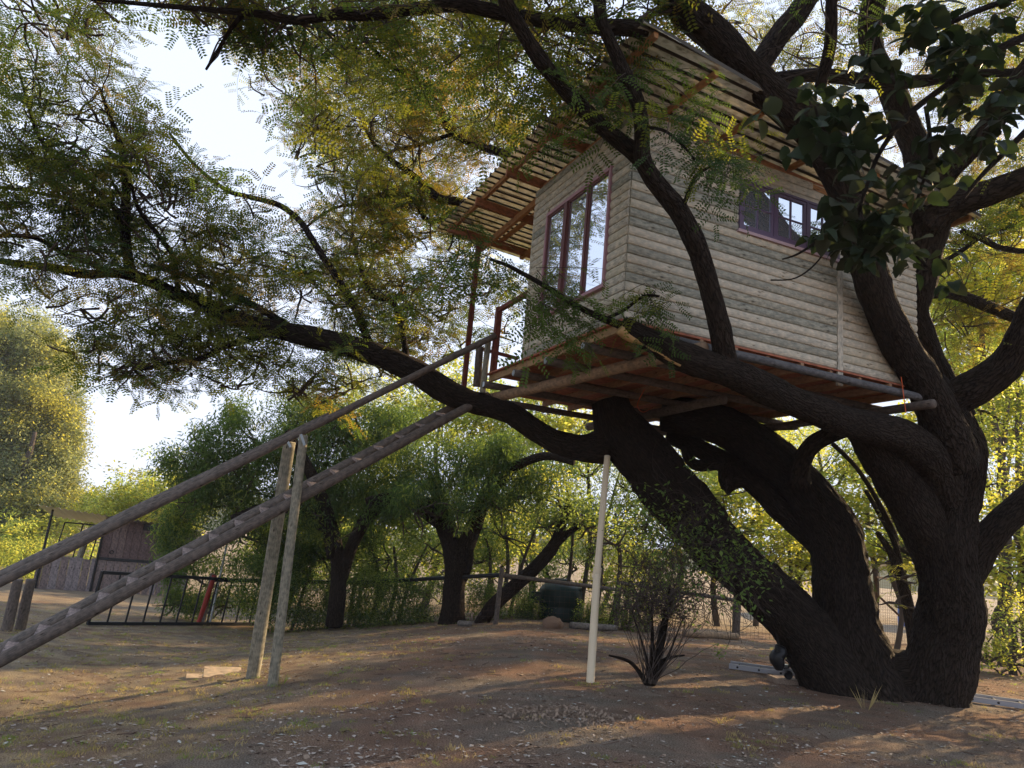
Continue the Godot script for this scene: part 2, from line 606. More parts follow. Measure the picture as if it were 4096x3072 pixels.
func limb_mesh(pts: Array, segs := 20, div := 7, rough := 0.12, groove := 0.012) -> ArrayMesh:
	var mb := MB.new()
	tube(mb, pts, segs, div, rough, groove, 0.5)
	return mb.mesh(true)

var BLOBS_LEFT: Array = [
	[Vector3(-6.952, 7.278, -9.036), .6, 5, 0],
	[Vector3(-5.847, 7.071, -8.058), .6, 6, 0],
	[Vector3(-6.724, 6.817, -9.132), .7, 6, 0],
	[Vector3(-6.032, 6.638, -9.169), .7, 10, 0],
	[Vector3(-6.652, 6.041, -9.293), .7, 8, 0],
	[Vector3(-5.921, 6.106, -9.279), .7, 9, 0],
	[Vector3(-5.239, 6.046, -9.291), .6, 9, 0],
	[Vector3(-5.602, 5.666, -9.677), .6, 6, 0],
	[Vector3(-5.065, 5.739, -9.866), .6, 8, 0],
	[Vector3(-6.342, 5.346, -9.436), .7, 6, 0],
	[Vector3(-6.741, 5.01, -9.506), .6, 5, 0],
	[Vector3(-4.806, 5.65, -10.395), .6, 6, 0],
	[Vector3(-6.804, 4.32, -10.159), .45, 3, 0],
	[Vector3(-6.158, 4.315, -10.161), .6, 6, 0],
	[Vector3(-5.565, 4.178, -10.189), .6, 9, 0],
	[Vector3(-5.902, 3.642, -10.3), .45, 6, 0],
	[Vector3(-5.202, 3.408, -10.144), .5, 9, 0],
	[Vector3(-4.586, 3.587, -10.107), .55, 9, 0],
	[Vector3(-5.041, 4.098, -10.205), .6, 8, 0],
	[Vector3(-4.378, 4.047, -10.522), .6, 8, 0],
	[Vector3(-4.648, 4.671, -10.597), .6, 6, 0],
	[Vector3(-4.038, 4.659, -10.6), .6, 6, 0],
	[Vector3(-4.227, 5.238, -10.48), .6, 6, 0],
	[Vector3(-4.764, 5.19, -10.49), .6, 6, 0],
	[Vector3(-5.135, 5.101, -9.998), .6, 6, 0],
	[Vector3(-5.722, 4.911, -9.833), .6, 5, 0],
	[Vector3(-6.231, 4.815, -9.546), .6, 5, 0],
	[Vector3(-4.056, 6.058, -10.821), .5, 4, 0],
	[Vector3(-3.681, 6.662, -11.206), .7, 6, 1],
	[Vector3(-3.578, 5.478, -10.941), .7, 8, 1],
	[Vector3(-2.967, 4.979, -11.044), .7, 9, 0],
	[Vector3(-3.624, 3.789, -10.576), .6, 8, 0],
	[Vector3(-3.051, 3.489, -10.842), .55, 9, 0],
	[Vector3(-2.514, 3.596, -11.126), .6, 9, 0],
	[Vector3(-2.846, 4.178, -11.006), .6, 8, 0],
	[Vector3(-3.989, 3.431, -10.65), .4, 4, 0],
	[Vector3(-4.47, 8.841, -11.776), .7, 6, 1],
	[Vector3(-3.887, 9.44, -11.652), .8, 9, 1],
	[Vector3(-3.203, 8.954, -11.753), .8, 10, 1],
	[Vector3(-3.62, 8.29, -11.89), .8, 10, 1],
	[Vector3(-2.821, 8.284, -11.892), .8, 9, 1],
	[Vector3(-4.052, 7.783, -11.995), .6, 6, 1],
	[Vector3(-3.548, 7.515, -12.051), .8, 10, 1],
	[Vector3(-2.878, 7.183, -12.12), .8, 9, 1],
	[Vector3(-2.237, 7.162, -12.124), .8, 9, 1],
	[Vector3(-1.992, 7.966, -11.957), .8, 8, 1],
	[Vector3(-1.676, 8.855, -11.773), .8, 8, 1],
	[Vector3(-2.461, 9.567, -11.626), .8, 9, 1],
	[Vector3(-1.4, 9.104, -10.701), .8, 9, 0],
	[Vector3(-0.97, 8.996, -11.744), .8, 8, 1],
	[Vector3(-1.863, 6.57, -12.247), .8, 9, 0],
	[Vector3(-2.482, 6.358, -12.291), .8, 9, 1],
	[Vector3(-3.13, 6.457, -12.27), .8, 9, 1],
	[Vector3(-1.351, 6.224, -12.318), .8, 8, 0],
	[Vector3(-1.942, 5.702, -12.426), .7, 9, 0],
	[Vector3(-2.734, 5.631, -12.441), .7, 8, 0],
	[Vector3(-1.265, 5.293, -12.511), .7, 9, 0],
	[Vector3(-1.711, 4.94, -12.584), .7, 9, 0],
	[Vector3(-0.953, 5.626, -11.932), .6, 8, 0],
	[Vector3(-2.05, 4.284, -12.72), .7, 9, 0],
	[Vector3(-1.089, 4.805, -13.123), .6, 6, 0],
	[Vector3(-0.371, 6.007, -12.874), .5, 6, 0],
	[Vector3(-0.214, 5.208, -13.039), .5, 6, 0],
	[Vector3(-4.271, 6.546, -7.145), .5, 6, 0],
	[Vector3(-3.59, 6.295, -6.789), .35, 4, 0],
	[Vector3(-3.468, 6.488, -6.749), .45, 6, 0],
	[Vector3(-3.043, 6.435, -6.76), .45, 6, 0],
	[Vector3(-2.738, 6.55, -6.941), .45, 8, 0],
	[Vector3(-2.37, 6.716, -7.11), .5, 8, 0],
	[Vector3(-1.98, 6.75, -7.103), .5, 8, 0],
	[Vector3(-5.052, 6.758, -7.612), .5, 6, 0],
	[Vector3(-5.593, 6.966, -7.569), .5, 6, 0],
	[Vector3(-1.694, 7.16, -7.529), .5, 6, 0],
	[Vector3(-0.961, 7.453, -7.979), .6, 8, 0],
	[Vector3(-0.507, 7.331, -8.004), .6, 9, 0],
	[Vector3(-0.083, 7.252, -7.51), .5, 8, 0],
	[Vector3(0.338, 6.893, -7.278), .5, 9, 0],
	[Vector3(0.347, 7.102, -7.03), .5, 6, 0],
	[Vector3(0.122, 7.116, -8.049), .45, 8, 0],
	[Vector3(0.804, 6.95, -7.062), .45, 6, 0],
	[Vector3(1.147, 7.037, -6.84), .4, 6, 0],
	[Vector3(0.689, 6.603, -7.134), .3, 4, 0],
	[Vector3(-0.33, 7.447, -9.001), .6, 6, 0],
	[Vector3(-0.206, 8.517, -11.843), .6, 6, 1],
	[Vector3(-0.959, 8.646, -12.838), .7, 5, 1],
	[Vector3(0.081, 8.57, -12.854), .5, 4, 0]]
var BLOBS_FAR: Array = [
	[Vector3(-4.612, 11.281, -15.356), 1.2, 9],
	[Vector3(-3.538, 10.967, -15.421), 1.2, 9],
	[Vector3(-2.671, 10.635, -15.49), 1.2, 9],
	[Vector3(-1.805, 10.303, -15.558), 1.2, 9],
	[Vector3(-1.23, 10.866, -15.442), 1.1, 8],
	[Vector3(-4.687, 9.842, -15.654), 1.1, 8],
	[Vector3(-3.717, 8.394, -15.954), 1.1, 8],
	[Vector3(-2.794, 8.578, -15.916), 1.1, 8],
	[Vector3(-2.002, 9.058, -15.816), 1.1, 8],
	[Vector3(-5.365, 10.395, -15.539), .8, 5],
	[Vector3(-5.695, 11.696, -15.27), 1, 6],
	[Vector3(-2.674, 11.823, -14.222), 1.2, 8],
	[Vector3(-1.119, 11.127, -13.345), 1.2, 8],
	[Vector3(3.021, 10.76, -11.379), .8, 6],
	[Vector3(3.763, 10.513, -11.43), .8, 6],
	[Vector3(4.368, 10.019, -11.532), .8, 6],
	[Vector3(5.354, 10.577, -11.417), .9, 6],
	[Vector3(6.132, 10.802, -11.37), .9, 7],
	[Vector3(6.968, 10.407, -11.452), 1, 8],
	[Vector3(7.717, 10.944, -11.341), 1, 8],
	[Vector3(8.83, 10.698, -12.413), 1, 7],
	[Vector3(7.861, 10.022, -12.553), 1, 7],
	[Vector3(4.595, 9.983, -12.561), .7, 5],
	[Vector3(5.883, 10.014, -12.555), .8, 5],
	[Vector3(8.753, 9.68, -12.624), 1, 6],
	[Vector3(6.209, 9.285, -12.706), .7, 5],
	[Vector3(8.348, 9.443, -13.694), .8, 5],
	[Vector3(8.589, 7.84, -14.026), .9, 6],
	[Vector3(9.287, 8.263, -13.938), .9, 6],
	[Vector3(9.811, 7.588, -14.078), .9, 6],
	[Vector3(8.431, 6.562, -14.291), .8, 5],
	[Vector3(9.179, 6.448, -14.314), .9, 5],
	[Vector3(9.794, 6.774, -14.247), .8, 5],
	[Vector3(8.747, 7.132, -14.173), .8, 5],
	[Vector3(-3.755, 6.527, -15.319), 1, 6],
	[Vector3(-2.709, 5.85, -15.459), 1, 7],
	[Vector3(-1.326, 7.899, -15.035), .8, 6],
	[Vector3(-9.336, 8.068, -12.958), 1, 5],
	[Vector3(-8.6, 9.397, -12.682), 1, 6],
	[Vector3(-9.872, 10.126, -12.531), 1, 6],
	[Vector3(-8.747, 7.278, -13.121), .8, 4],
	[Vector3(-7.149, 6.746, -13.231), .8, 4],
	[Vector3(-5.183, 6.252, -14.355), 1, 5],
	[Vector3(-6.188, 6.162, -14.374), .8, 4]]
var SPRIGS: Array = [
	[Vector3(0.035, 3.919, -7.128), 3, .10, 1.0],
	[Vector3(0.175, 3.886, -7.135), 2, .08, 1.0],
	[Vector3(0.301, 3.971, -7.066), 2, .08, .9],
	[Vector3(0.534, 4.024, -7.157), 2, .06, .8],
	[Vector3(0.684, 3.962, -7.221), 2, .06, .8],
	[Vector3(0.375, 4.156, -7.028), 2, .07, .8],
	[Vector3(-0.127, 4.19, -7.123), 3, .10, 1.0],
	[Vector3(-0.322, 4.299, -7.202), 3, .12, 1.0],
	[Vector3(-0.566, 4.36, -7.292), 3, .14, 1.0],
	[Vector3(0.141, 3.734, -7.115), 2, .08, .9],
	[Vector3(0.185, 4.309, -7.098), 2, .08, .9],
	[Vector3(-0.831, 4.446, -7.58), 3, .15, 1],
	[Vector3(1.057, 3.845, -7.194), 2, .05, .7],
	[Vector3(1.231, 4.023, -6.953), 3, .07, .8],
	[Vector3(1.369, 3.991, -6.96), 3, .07, .8],
	[Vector3(1.175, 4.149, -6.927), 2, .05, .7],
	[Vector3(0.793, 3.85, -7.295), 2, .05, .7],
	[Vector3(0.621, 3.697, -7.327), 2, .05, .6],
	[Vector3(1.291, 5.104, -5.912), 2, .08, .8],
	[Vector3(1.42, 4.998, -5.934), 3, .08, .8],
	[Vector3(1.594, 4.964, -5.839), 3, .09, .8],
	[Vector3(1.707, 5.012, -5.829), 2, .08, .8],
	[Vector3(1.526, 4.842, -5.864), 2, .06, .7],
	[Vector3(1.226, 5.19, -5.997), 2, .06, .8],
	[Vector3(1.149, 5.397, -6.056), 2, .06, .9],
	[Vector3(1.38, 5.283, -5.977), 2, .06, .8],
	[Vector3(1.007, 5.578, -6.223), 2, .05, .8],
	[Vector3(0.732, 5.853, -6.472), 2, .06, .9],
	[Vector3(0.564, 5.896, -6.565), 2, .07, .9],
	[Vector3(0.664, 5.63, -6.518), 2, .05, .9],
	[Vector3(1.414, 5.476, -6.142), 2, .08, .8],
	[Vector3(0.883, 6.126, -6.415), 3, .08, 1],
	[Vector3(0.712, 6.544, -6.329), 3, .12, 1],
	[Vector3(0.269, 6.071, -6.427), 3, .1, 1],
	[Vector3(0.088, 5.778, -6.692), 2, .06, .9],
	[Vector3(2.005, 5.101, -6.015), 2, .06, .7]]
var WHORLS: Array = [
	[Vector3(1.963, 4.939, -4.854), 4],
	[Vector3(1.993, 4.824, -4.867), 4],
	[Vector3(1.776, 4.476, -4.49), 5],
	[Vector3(1.817, 4.413, -4.513), 4],
	[Vector3(2.045, 4.757, -4.83), 4],
	[Vector3(2.097, 4.69, -4.793), 5],
	[Vector3(2.028, 4.521, -4.787), 5],
	[Vector3(2.087, 4.422, -4.624), 5],
	[Vector3(2.222, 4.544, -4.752), 5],
	[Vector3(2.31, 4.671, -4.726), 5],
	[Vector3(2.405, 4.663, -4.717), 5],
	[Vector3(2.085, 4.324, -4.573), 4],
	[Vector3(2.239, 4.419, -4.696), 4],
	[Vector3(2.134, 3.933, -4.776), 5],
	[Vector3(2.249, 3.966, -4.933), 5],
	[Vector3(2.188, 3.962, -5.076), 5],
	[Vector3(2.252, 3.867, -5.066), 5],
	[Vector3(2.299, 3.805, -4.874), 5],
	[Vector3(2.37, 3.718, -4.841), 5],
	[Vector3(2.445, 3.921, -4.707), 4],
	[Vector3(2.441, 3.794, -4.621), 5],
	[Vector3(2.529, 3.685, -4.633), 5],
	[Vector3(2.635, 4.193, -4.753), 4],
	[Vector3(2.676, 4.144, -4.692), 4],
	[Vector3(2.638, 4.27, -4.696), 4],
	[Vector3(2.851, 4.645, -4.884), 5],
	[Vector3(2.801, 4.585, -4.702), 5],
	[Vector3(2.701, 4.609, -4.718), 5],
	[Vector3(2.456, 5.117, -4.449), 5],
	[Vector3(2.455, 5.147, -4.331), 5],
	[Vector3(2.499, 5.357, -4.44), 5],
	[Vector3(2.539, 5.288, -4.363), 5],
	[Vector3(2.907, 5.216, -4.572), 5],
	[Vector3(3.091, 5.455, -4.767), 5],
	[Vector3(3.063, 5.26, -4.644), 5],
	[Vector3(2.832, 4.996, -4.444), 5],
	[Vector3(3.169, 5.495, -4.708), 5],
	[Vector3(3.2, 5.531, -4.65), 5],
	[Vector3(2.298, 5.167, -4.694), 4],
	[Vector3(2.856, 5.201, -4.769), 5],
	[Vector3(2.935, 5.11, -4.716), 5],
	[Vector3(3.148, 4.696, -4.812), 5],
	[Vector3(3.083, 4.526, -4.633), 5],
	[Vector3(3.331, 4.653, -4.923), 4],
	[Vector3(3.157, 4.61, -4.922), 4],
	[Vector3(3.099, 4.786, -4.477), 5],
	[Vector3(3.329, 5.09, -4.72), 5],
	[Vector3(3.365, 4.917, -4.736), 5],
	[Vector3(2.266, 4.064, -4.78), 5],
	[Vector3(2.349, 3.971, -4.84), 5],
	[Vector3(2.415, 3.861, -4.842), 5],
	[Vector3(2.54, 4.144, -4.998), 4],
	[Vector3(2.088, 4.089, -4.795), 5],
	[Vector3(2.679, 3.886, -5.011), 4],
	[Vector3(2.452, 3.774, -4.789), 4],
	[Vector3(2.198, 4.914, -4.818), 4],
	[Vector3(2.268, 5.182, -4.773), 3],
	[Vector3(2.86, 3.765, -4.841), 4],
	[Vector3(2.804, 4.446, -4.752), 5],
	[Vector3(2.936, 5.381, -4.742), 5],
	[Vector3(2.839, 5.417, -4.632), 5],
	[Vector3(2.682, 5.269, -4.54), 4],
	[Vector3(2.818, 4.82, -4.5), 4],
	[Vector3(2.945, 4.714, -4.574), 4],
	[Vector3(3.258, 4.793, -4.751), 5]]

# ---------------------------------------------------------------- the tree house (own axes: x along the long wall, z out of it, y up from the floor)
func board(from: Vector3, to: Vector3, out: Vector3, h: float, bulge: float, shift: float) -> ArrayMesh:
	var mb := MB.new()
	var prof: Array[Vector2] = [Vector2(.003, .002), Vector2(bulge * .62, h * .10), Vector2(bulge * .95, h * .32), Vector2(bulge, h * .52), Vector2(bulge * .93, h * .74), Vector2(bulge * .55, h * .93), Vector2(.004, h * .985)]
	var ln := from.distance_to(to)
	var flip := (to - from).cross(Vector3.UP).dot(out) < 0.0
	for k in prof.size():
		for e in 2:
			mb.add((to if e else from) + out * prof[k].x + Vector3.UP * prof[k].y, Vector2(shift + (ln if e else 0.0), shift * 0.37 + float(k) / 6.0 * 0.13))
		if k:
			var n := k * 2
			if flip:
				mb.tri(n - 2, n, n - 1); mb.tri(n - 1, n, n + 1)
			else:
				mb.tri(n - 2, n - 1, n); mb.tri(n - 1, n + 1, n)
	for e in 2:
		var c := mb.add((to if e else from) + Vector3.UP * h * .5, Vector2(shift, .05))
		var n := mb.v.size()
		for k in prof.size():
			mb.add((to if e else from) + out * prof[k].x + Vector3.UP * prof[k].y, Vector2(shift + prof[k].x, prof[k].y))
		for k in prof.size() - 1:
			if (e == 1) != flip: mb.tri(c, n + k + 1, n + k)
			else: mb.tri(c, n + k, n + k + 1)
	var m := mb.mesh(false)
	return m

func box_obj(called: String, lo: Vector3, hi: Vector3, m: Material, parent: Node, long := 0) -> MeshInstance3D:
	var mb := MB.new()
	mb.box(lo, hi, long)
	return obj(called, mb.mesh(), m, parent)

func beam_obj(called: String, a: Vector3, b: Vector3, w: float, h: float, m: Material, parent: Node) -> MeshInstance3D:
	var mb := MB.new()
	mb.beam(a, b, w, h)
	return obj(called, mb.mesh(), m, parent)

func roof_y(x: float) -> float:
	return -0.058 * x

func build_house() -> void:
	house_at = Vector3(1.075, 3.937, -7.482)
	var t := thing("tree_house", "timber tree house with half-log walls under a corrugated sheet roof", "tree house", house_at, "", deg_to_rad(23.9))
	var LX := 4.4
	var D := 2.38
	var rows := 24
	var rh := 2.43 / 23.4
	# --- long wall
	var wall := obj("wall", null, M.pine[0], t)
	var inner := MB.new()
	# lining with an opening for the window
	for q in [[0.02, 0.0, 1.47, 2.30], [3.0, 0.0, LX - .02, 2.14], [1.47, 0.0, 3.0, 1.35], [1.47, 2.0, 3.0, 2.28]]:
		inner.box(Vector3(q[0], q[1], -0.06), Vector3(q[2], q[3], -0.002))
	wall.mesh = inner.mesh()
	var dark_rows := {4: 0, 5: 1, 7: 2, 10: 0, 13: 2, 15: 0, 16: 0}
	for r in rows:
		var y := r * rh
		var top := y + rh
		var xmax: float = minf(LX, (2.40 - top) / 0.058 + 0.6) if top > 2.15 else LX
		if xmax < 0.3: continue
		var spans := [[0.0, xmax]]
		if top > 1.37 and y < 1.99:
			spans = [[0.0, 1.455], [3.015, xmax]]
		elif y < 1.40:
			spans = [[0.0, 2.993], [3.085, xmax]]
		elif xmax > 3.1:
			spans = [[0.0, 3.0], [3.003, xmax]]
		for s in spans:
			if s[1] - s[0] < 0.1: continue
			var m: Material = M.pine[rng.randi() % 5]
			if dark_rows.has(r) and s[0] < 1.0: m = M.pine_grey[dark_rows[r]]
			elif rng.randf() < 0.10: m = M.pine_grey[rng.randi() % 3]
			obj("board", board(Vector3(s[0], y, 0), Vector3(s[1], y, 0), Vector3(0, 0, 1), rh, rng.randf_range(.021, .026), rng.randf() * 9.0), m, wall)
	# the upright joint cover
	box_obj("joint_cover", Vector3(2.997, -.2, .004), Vector3(3.081, 1.34, .034), M.pine[3], wall, 1)
	# --- end wall with the tall window
	var wall2 := obj("wall", null, M.pine[1], t)
	var inner2 := MB.new()
	for q in [[-.38, -.06, 0.0, 2.34], [-D + .02, -1.93, 0.0, 2.34], [-1.93, -.38, 0.0, .45], [-1.93, -.38, 1.88, 2.34]]:
		inner2.box(Vector3(.002, q[2], q[0]), Vector3(.06, q[3], q[1]), 2)
	wall2.mesh = inner2.mesh()
	for r in rows:
		var y := r * rh
		var top := y + rh
		if top > 2.45: continue
		var spans := [[0.0, -D]]
		if top > 0.46 and y < 1.87:
			spans = [[0.0, -.365], [-1.945, -D]]
		for s in spans:
			var m: Material = M.pine[rng.randi() % 5]
			if rng.randf() < 0.08 or (r == 15 and s[0] == 0.0): m = M.pine_grey[rng.randi() % 3]
			obj("board", board(Vector3(0, y, s[0]), Vector3(0, y, s[1]), Vector3(-1, 0, 0), rh, rng.randf_range(.021, .026), rng.randf() * 9.0), m, wall2)
	# --- back walls close the room
	var wall3 := box_obj("wall", Vector3(.0, .0, -D - .05), Vector3(LX, 2.1, -D), M.pine[2], t)
	wall3 = box_obj("wall", Vector3(LX - .05, .0, -D + .003), Vector3(LX - .003, 2.1, -.063), M.pine[2], t, 2)
	# --- tall window: three lights between maroon posts
	var win := obj("window", null, M.frame_pink, t)
	var f := MB.new()
	var zs := [-.372, -.873, -1.398, -1.938]
	f.box(Vector3(-.045, 1.84, -1.94), Vector3(.03, 1.885, -.37), 2)
	f.box(Vector3(-.055, .44, -1.95), Vector3(.03, .475, -.36), 2)
	f.box(Vector3(-.045, .475, -.405), Vector3(.03, 1.84, -.37), 1)
	f.box(Vector3(-.045, .475, -1.94), Vector3(.03, 1.84, -1.905), 1)
	win.mesh = f.mesh()
	box_obj("mullion", Vector3(-.04, .475, -.90), Vector3(.03, 1.838, -.852), M.frame_maroon, win, 1)
	box_obj("mullion", Vector3(-.05, .475, -1.44), Vector3(.03, 1.838, -1.365), M.frame_maroon, win, 1)
	for s in [[-.405, -.852], [-.90, -1.365], [-1.44, -1.905]]:
		box_obj("pane", Vector3(-.012, .475, s[1]), Vector3(-.006, 1.838, s[0]), M.glass, win)
		var rim := MB.new()
		rim.box(Vector3(-.028, .477, s[1] + .001), Vector3(-.013, .50, s[0] - .001), 2)
		rim.box(Vector3(-.028, 1.815, s[1] + .001), Vector3(-.013, 1.836, s[0] - .001), 2)
		rim.box(Vector3(-.028, .50, s[1] + .001), Vector3(-.013, 1.815, s[1] + .022), 1)
		rim.box(Vector3(-.028, .50, s[0] - .022), Vector3(-.013, 1.815, s[0] - .001), 1)
		obj("sash", rim.mesh(), M.frame_maroon, win)
	# --- low window: three sashes of four panes
	var low := obj("window", null, M.frame_purple, t)
	var g := MB.new()
	g.box(Vector3(1.455, 1.372, -.03), Vector3(3.015, 1.402, .045))
	g.box(Vector3(1.455, 1.975, -.03), Vector3(3.015, 2.005, .045))
	for x in [1.455, 1.965, 2.475, 2.985]:
		g.box(Vector3(x, 1.402, -.03), Vector3(x + .03, 1.975, .042), 1)
	low.mesh = g.mesh()
	box_obj("sill", Vector3(1.44, 1.335, .003), Vector3(3.03, 1.370, .05), M.sill_pink, low)
	for k in 3:
		var x0 := 1.485 + .51 * k
		var x1 := x0 + .48
		var s := MB.new()
		s.box(Vector3(x0 + .002, 1.404, .004), Vector3(x1 - .002, 1.44, .034))
		s.box(Vector3(x0 + .002, 1.937, .004), Vector3(x1 - .002, 1.973, .034))
		s.box(Vector3(x0 + .002, 1.44, .004), Vector3(x0 + .04, 1.937, .034), 1)
		s.box(Vector3(x1 - .04, 1.44, .004), Vector3(x1 - .002, 1.937, .034), 1)
		obj("sash", s.mesh(), M.frame_purple, low)
		var b := MB.new()
		b.box(Vector3(x0 + .04, 1.679, .006), Vector3(x1 - .04, 1.697, .028))
		b.box(Vector3(x0 + .231, 1.44, .008), Vector3(x0 + .249, 1.937, .030), 1)
		obj("glazing_bar", b.mesh(), M.frame_purple, low)
		for q in [[x0 + .04, x0 + .231, 1.44, 1.679], [x0 + .249, x1 - .04, 1.44, 1.679], [x0 + .04, x0 + .231, 1.697, 1.937], [x0 + .249, x1 - .04, 1.697, 1.937]]:
			box_obj("pane", Vector3(q[0], q[2], .012), Vector3(q[1], q[3], .018), M.glass, low)
	# --- roof: rafters along x, purlins across, sheets on top
	var roof := Node3D.new()
	roof.name = "roof"
	t.add_child(roof, true)
	for z in [-.09, -1.12, -2.27, -3.37, -4.55]:
		beam_obj("rafter", Vector3(-.53, 2.458 + .03, z), Vector3(4.95, 2.458 - .287, z), .045, .125, M.timber_red, roof)
	for q in [[-.33, -1.12], [-.30, -2.27]]:
		stamp("JAWA", Vector3(q[0], 2.458 + .005, q[1] + .0235), .06, M.red_post, roof, Basis(Vector3(0, 0, 1), -.056))
	for z in [-.02, -2.36]:
		beam_obj("wall_plate", Vector3(.02, 2.385, z), Vector3(4.35, 2.385 - .25, z), .05, .07, M.timber, roof)
	for q in [[.035, -2.33, -.07]]:
		beam_obj("wall_plate", Vector3(q[0], 2.40, q[2]), Vector3(q[0], 2.40, q[1]), .05, .075, M.timber, roof)
	beam_obj("porch_beam", Vector3(.12, 2.385, -2.30), Vector3(.12, 2.33, -4.68), .05, .10, M.timber, roof)
	beam_obj("porch_beam", Vector3(.85, 2.40, -2.30), Vector3(.85, 2.36, -4.68), .05, .07, M.timber, roof)
	var ends := [.93, .82, .60, .45, .45, .45, .46]
	var k2 := 0
	for x in [-.40, .43, 1.25, 2.30, 3.2, 4.05, 4.86]:
		var y := 2.551 + roof_y(x)
		beam_obj("purlin", Vector3(x, y, ends[k2]), Vector3(x, y, -4.66), .05, .06, M.timber, roof)
		k2 += 1
	# sheets: boxed ribs along x; the first one is trimmed to follow the eaves
	var width := .672
	for s in 9:
		var z1 := 1.0 - s * width
		var z0 := z1 - width - .04
		var mb := MB.new()
		var rib := MB.new()      # the raised ribs, in a near-black material of their own
		var prof: Array = []
		var zz := z0
		while zz < z1 - 0.001:
			for q in [[0.0, 0.0], [.030, .003], [.060, 0.0], [.090, .003], [.116, 0.0], [.122, .045], [.158, .045], [.164, 0.0]]:
				if zz + q[0] <= z1 + .001: prof.append(Vector3(zz + q[0], q[1], 1.0 if q[0] > .115 and q[0] < .16 else 0.0))
			zz += .168
		prof.append(Vector3(z1, 0.0, 0.0))
		var lift := 2.584 + .004 * (s % 2)
		var nx := 12
		var w := prof.size()
		for a in nx + 1:
			var x := lerpf(-.58, 5.02, float(a) / nx) + rng.randf_range(-.004, .004) * float(a == 0)
			for q in prof:
				var trim: float = 0.98 - .085 * (x + .58)
				var z: float = minf(q.x, trim - .002 * q.x)
				var p := Vector3(x, lift + roof_y(x) + q.y + .003 * sin(x * 2.1 + s), z)
				mb.add(p, Vector2(x + s * 3.1, z))
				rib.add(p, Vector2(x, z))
			if a:
				for k in w - 1:
					var n := a * w + k
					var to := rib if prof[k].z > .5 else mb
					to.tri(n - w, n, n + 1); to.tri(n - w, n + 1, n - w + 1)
		var sheet_mesh := mb.mesh()
		var arr := []
		arr.resize(Mesh.ARRAY_MAX)
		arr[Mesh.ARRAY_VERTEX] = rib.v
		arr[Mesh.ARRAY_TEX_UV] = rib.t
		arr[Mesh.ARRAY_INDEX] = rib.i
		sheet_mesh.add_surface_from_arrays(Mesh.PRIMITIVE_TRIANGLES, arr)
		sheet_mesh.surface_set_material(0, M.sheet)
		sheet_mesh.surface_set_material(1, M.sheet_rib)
		obj("roof_sheet", sheet_mesh, null, roof)
	# --- floor: boarding on joists on poles on two bearers
	var floor_part := Node3D.new()
	floor_part.name = "floor"
	t.add_child(floor_part, true)
	box_obj("floor_sheet", Vector3(-.045, -.034, -1.2), Vector3(LX, -.012, .04), M.ply, floor_part)
	box_obj("floor_sheet", Vector3(-.045, -.034, -3.50), Vector3(LX, -.012, -1.203), M.ply, floor_part)
	box_obj("floor_sheet", Vector3(1.0, -.034, -4.62), Vector3(LX, -.012, -3.503), M.ply, floor_part)
	for x in [.02, .50, .98, 1.46, 1.94, 2.42, 2.90, 3.38, 3.86, 4.33]:
		var zf := -4.6 if x > 1.0 else -3.48
		beam_obj("joist", Vector3(x, -.083, .03 + rng.randf_range(-.02, .03)), Vector3(x, -.083, zf), .045, .09, M.timber_raw if x < .3 else M.joist, floor_part)
	var k3 := 0
	for z in [.12, -.61, -1.50, -2.41, -3.42, -4.5]:
		var r := .05 if z > 0.0 else .052
		var a := Vector3(.12 if z > 0.0 else (-.10 if z > -4.0 else -.02), -.14 if z > 0.0 else -.19, z)
		var b := Vector3(4.5, -.16 if z > 0.0 else -.19, z + rng.randf_range(-.05, .05))
		obj("floor_pole", pole_mesh(a, b, r, r * .95, .06), M.log_slate if z > 0.0 else M.log_dark, floor_part)
		if z < 0.0:
			var mb := MB.new()
			lathe(mb, Vector3.ZERO, [Vector2(0.0, 0.003), Vector2(.040, .003), Vector2(.040, 0.0)], 16)
			var pl := obj("nail_plate", mb.mesh(), M.galv, floor_part)
			pl.position = a - Vector3(.002, 0, 0)
			pl.rotation.z = PI / 2
		k3 += 1
	obj("bearer", pole_mesh(Vector3(.15, -.315, -3.75), Vector3(.71, -.258, .44), .075, .066, .06), M.log_peeled, floor_part)
	obj("bearer", pole_mesh(Vector3(2.4, -.315, -4.7), Vector3(2.35, -.31, -1.2), .07, .065, .06), M.log_dark, floor_part)
	obj("bearer", pole_mesh(Vector3(4.25, -.315, -4.2), Vector3(4.06, -.31, .47), .06, .055, .06), M.log_dark, floor_part)
	obj("bearer", pole_mesh(Vector3(3.0, -.34, -4.9), Vector3(4.1, -.36, -1.7), .06, .055, .06), M.log_dark, floor_part)
	# --- porch posts and rail
	var porch := Node3D.new()
	porch.name = "porch"
	t.add_child(porch, true)
	box_obj("porch_post", Vector3(-.01, -.35, -4.60), Vector3(.06, 2.34, -4.53), M.red_paint, porch, 1)
	box_obj("porch_post", Vector3(-.03, -.011, -3.42), Vector3(.05, .97, -3.34), M.red_paint, porch, 1)
	beam_obj("hand_rail", Vector3(.01, .93, -3.33), Vector3(.01, .93, -2.39), .06, .06, M.red_paint, porch)
	beam_obj("hand_rail", Vector3(.02, .62, -4.5), Vector3(.9, .58, -4.55), .05, .05, M.red_paint, porch)
	obj("newel_pole", pole_mesh(Vector3(-.075, -.30, -3.49), Vector3(-.075, .52, -3.47), .045, .042), M.log_green, porch)
	# cords that dangle under the floor
	var cord := MB.new()
	tube(cord, [v4(Vector3(1.6, -.20, -1.9), .006), v4(Vector3(1.7, -.36, -2.2), .006), v4(Vector3(2.0, -.38, -2.5), .006), v4(Vector3(2.3, -.24, -2.7), .006)], 5, 5)
	obj("cord", cord.mesh(true), M.cord_orange, floor_part)
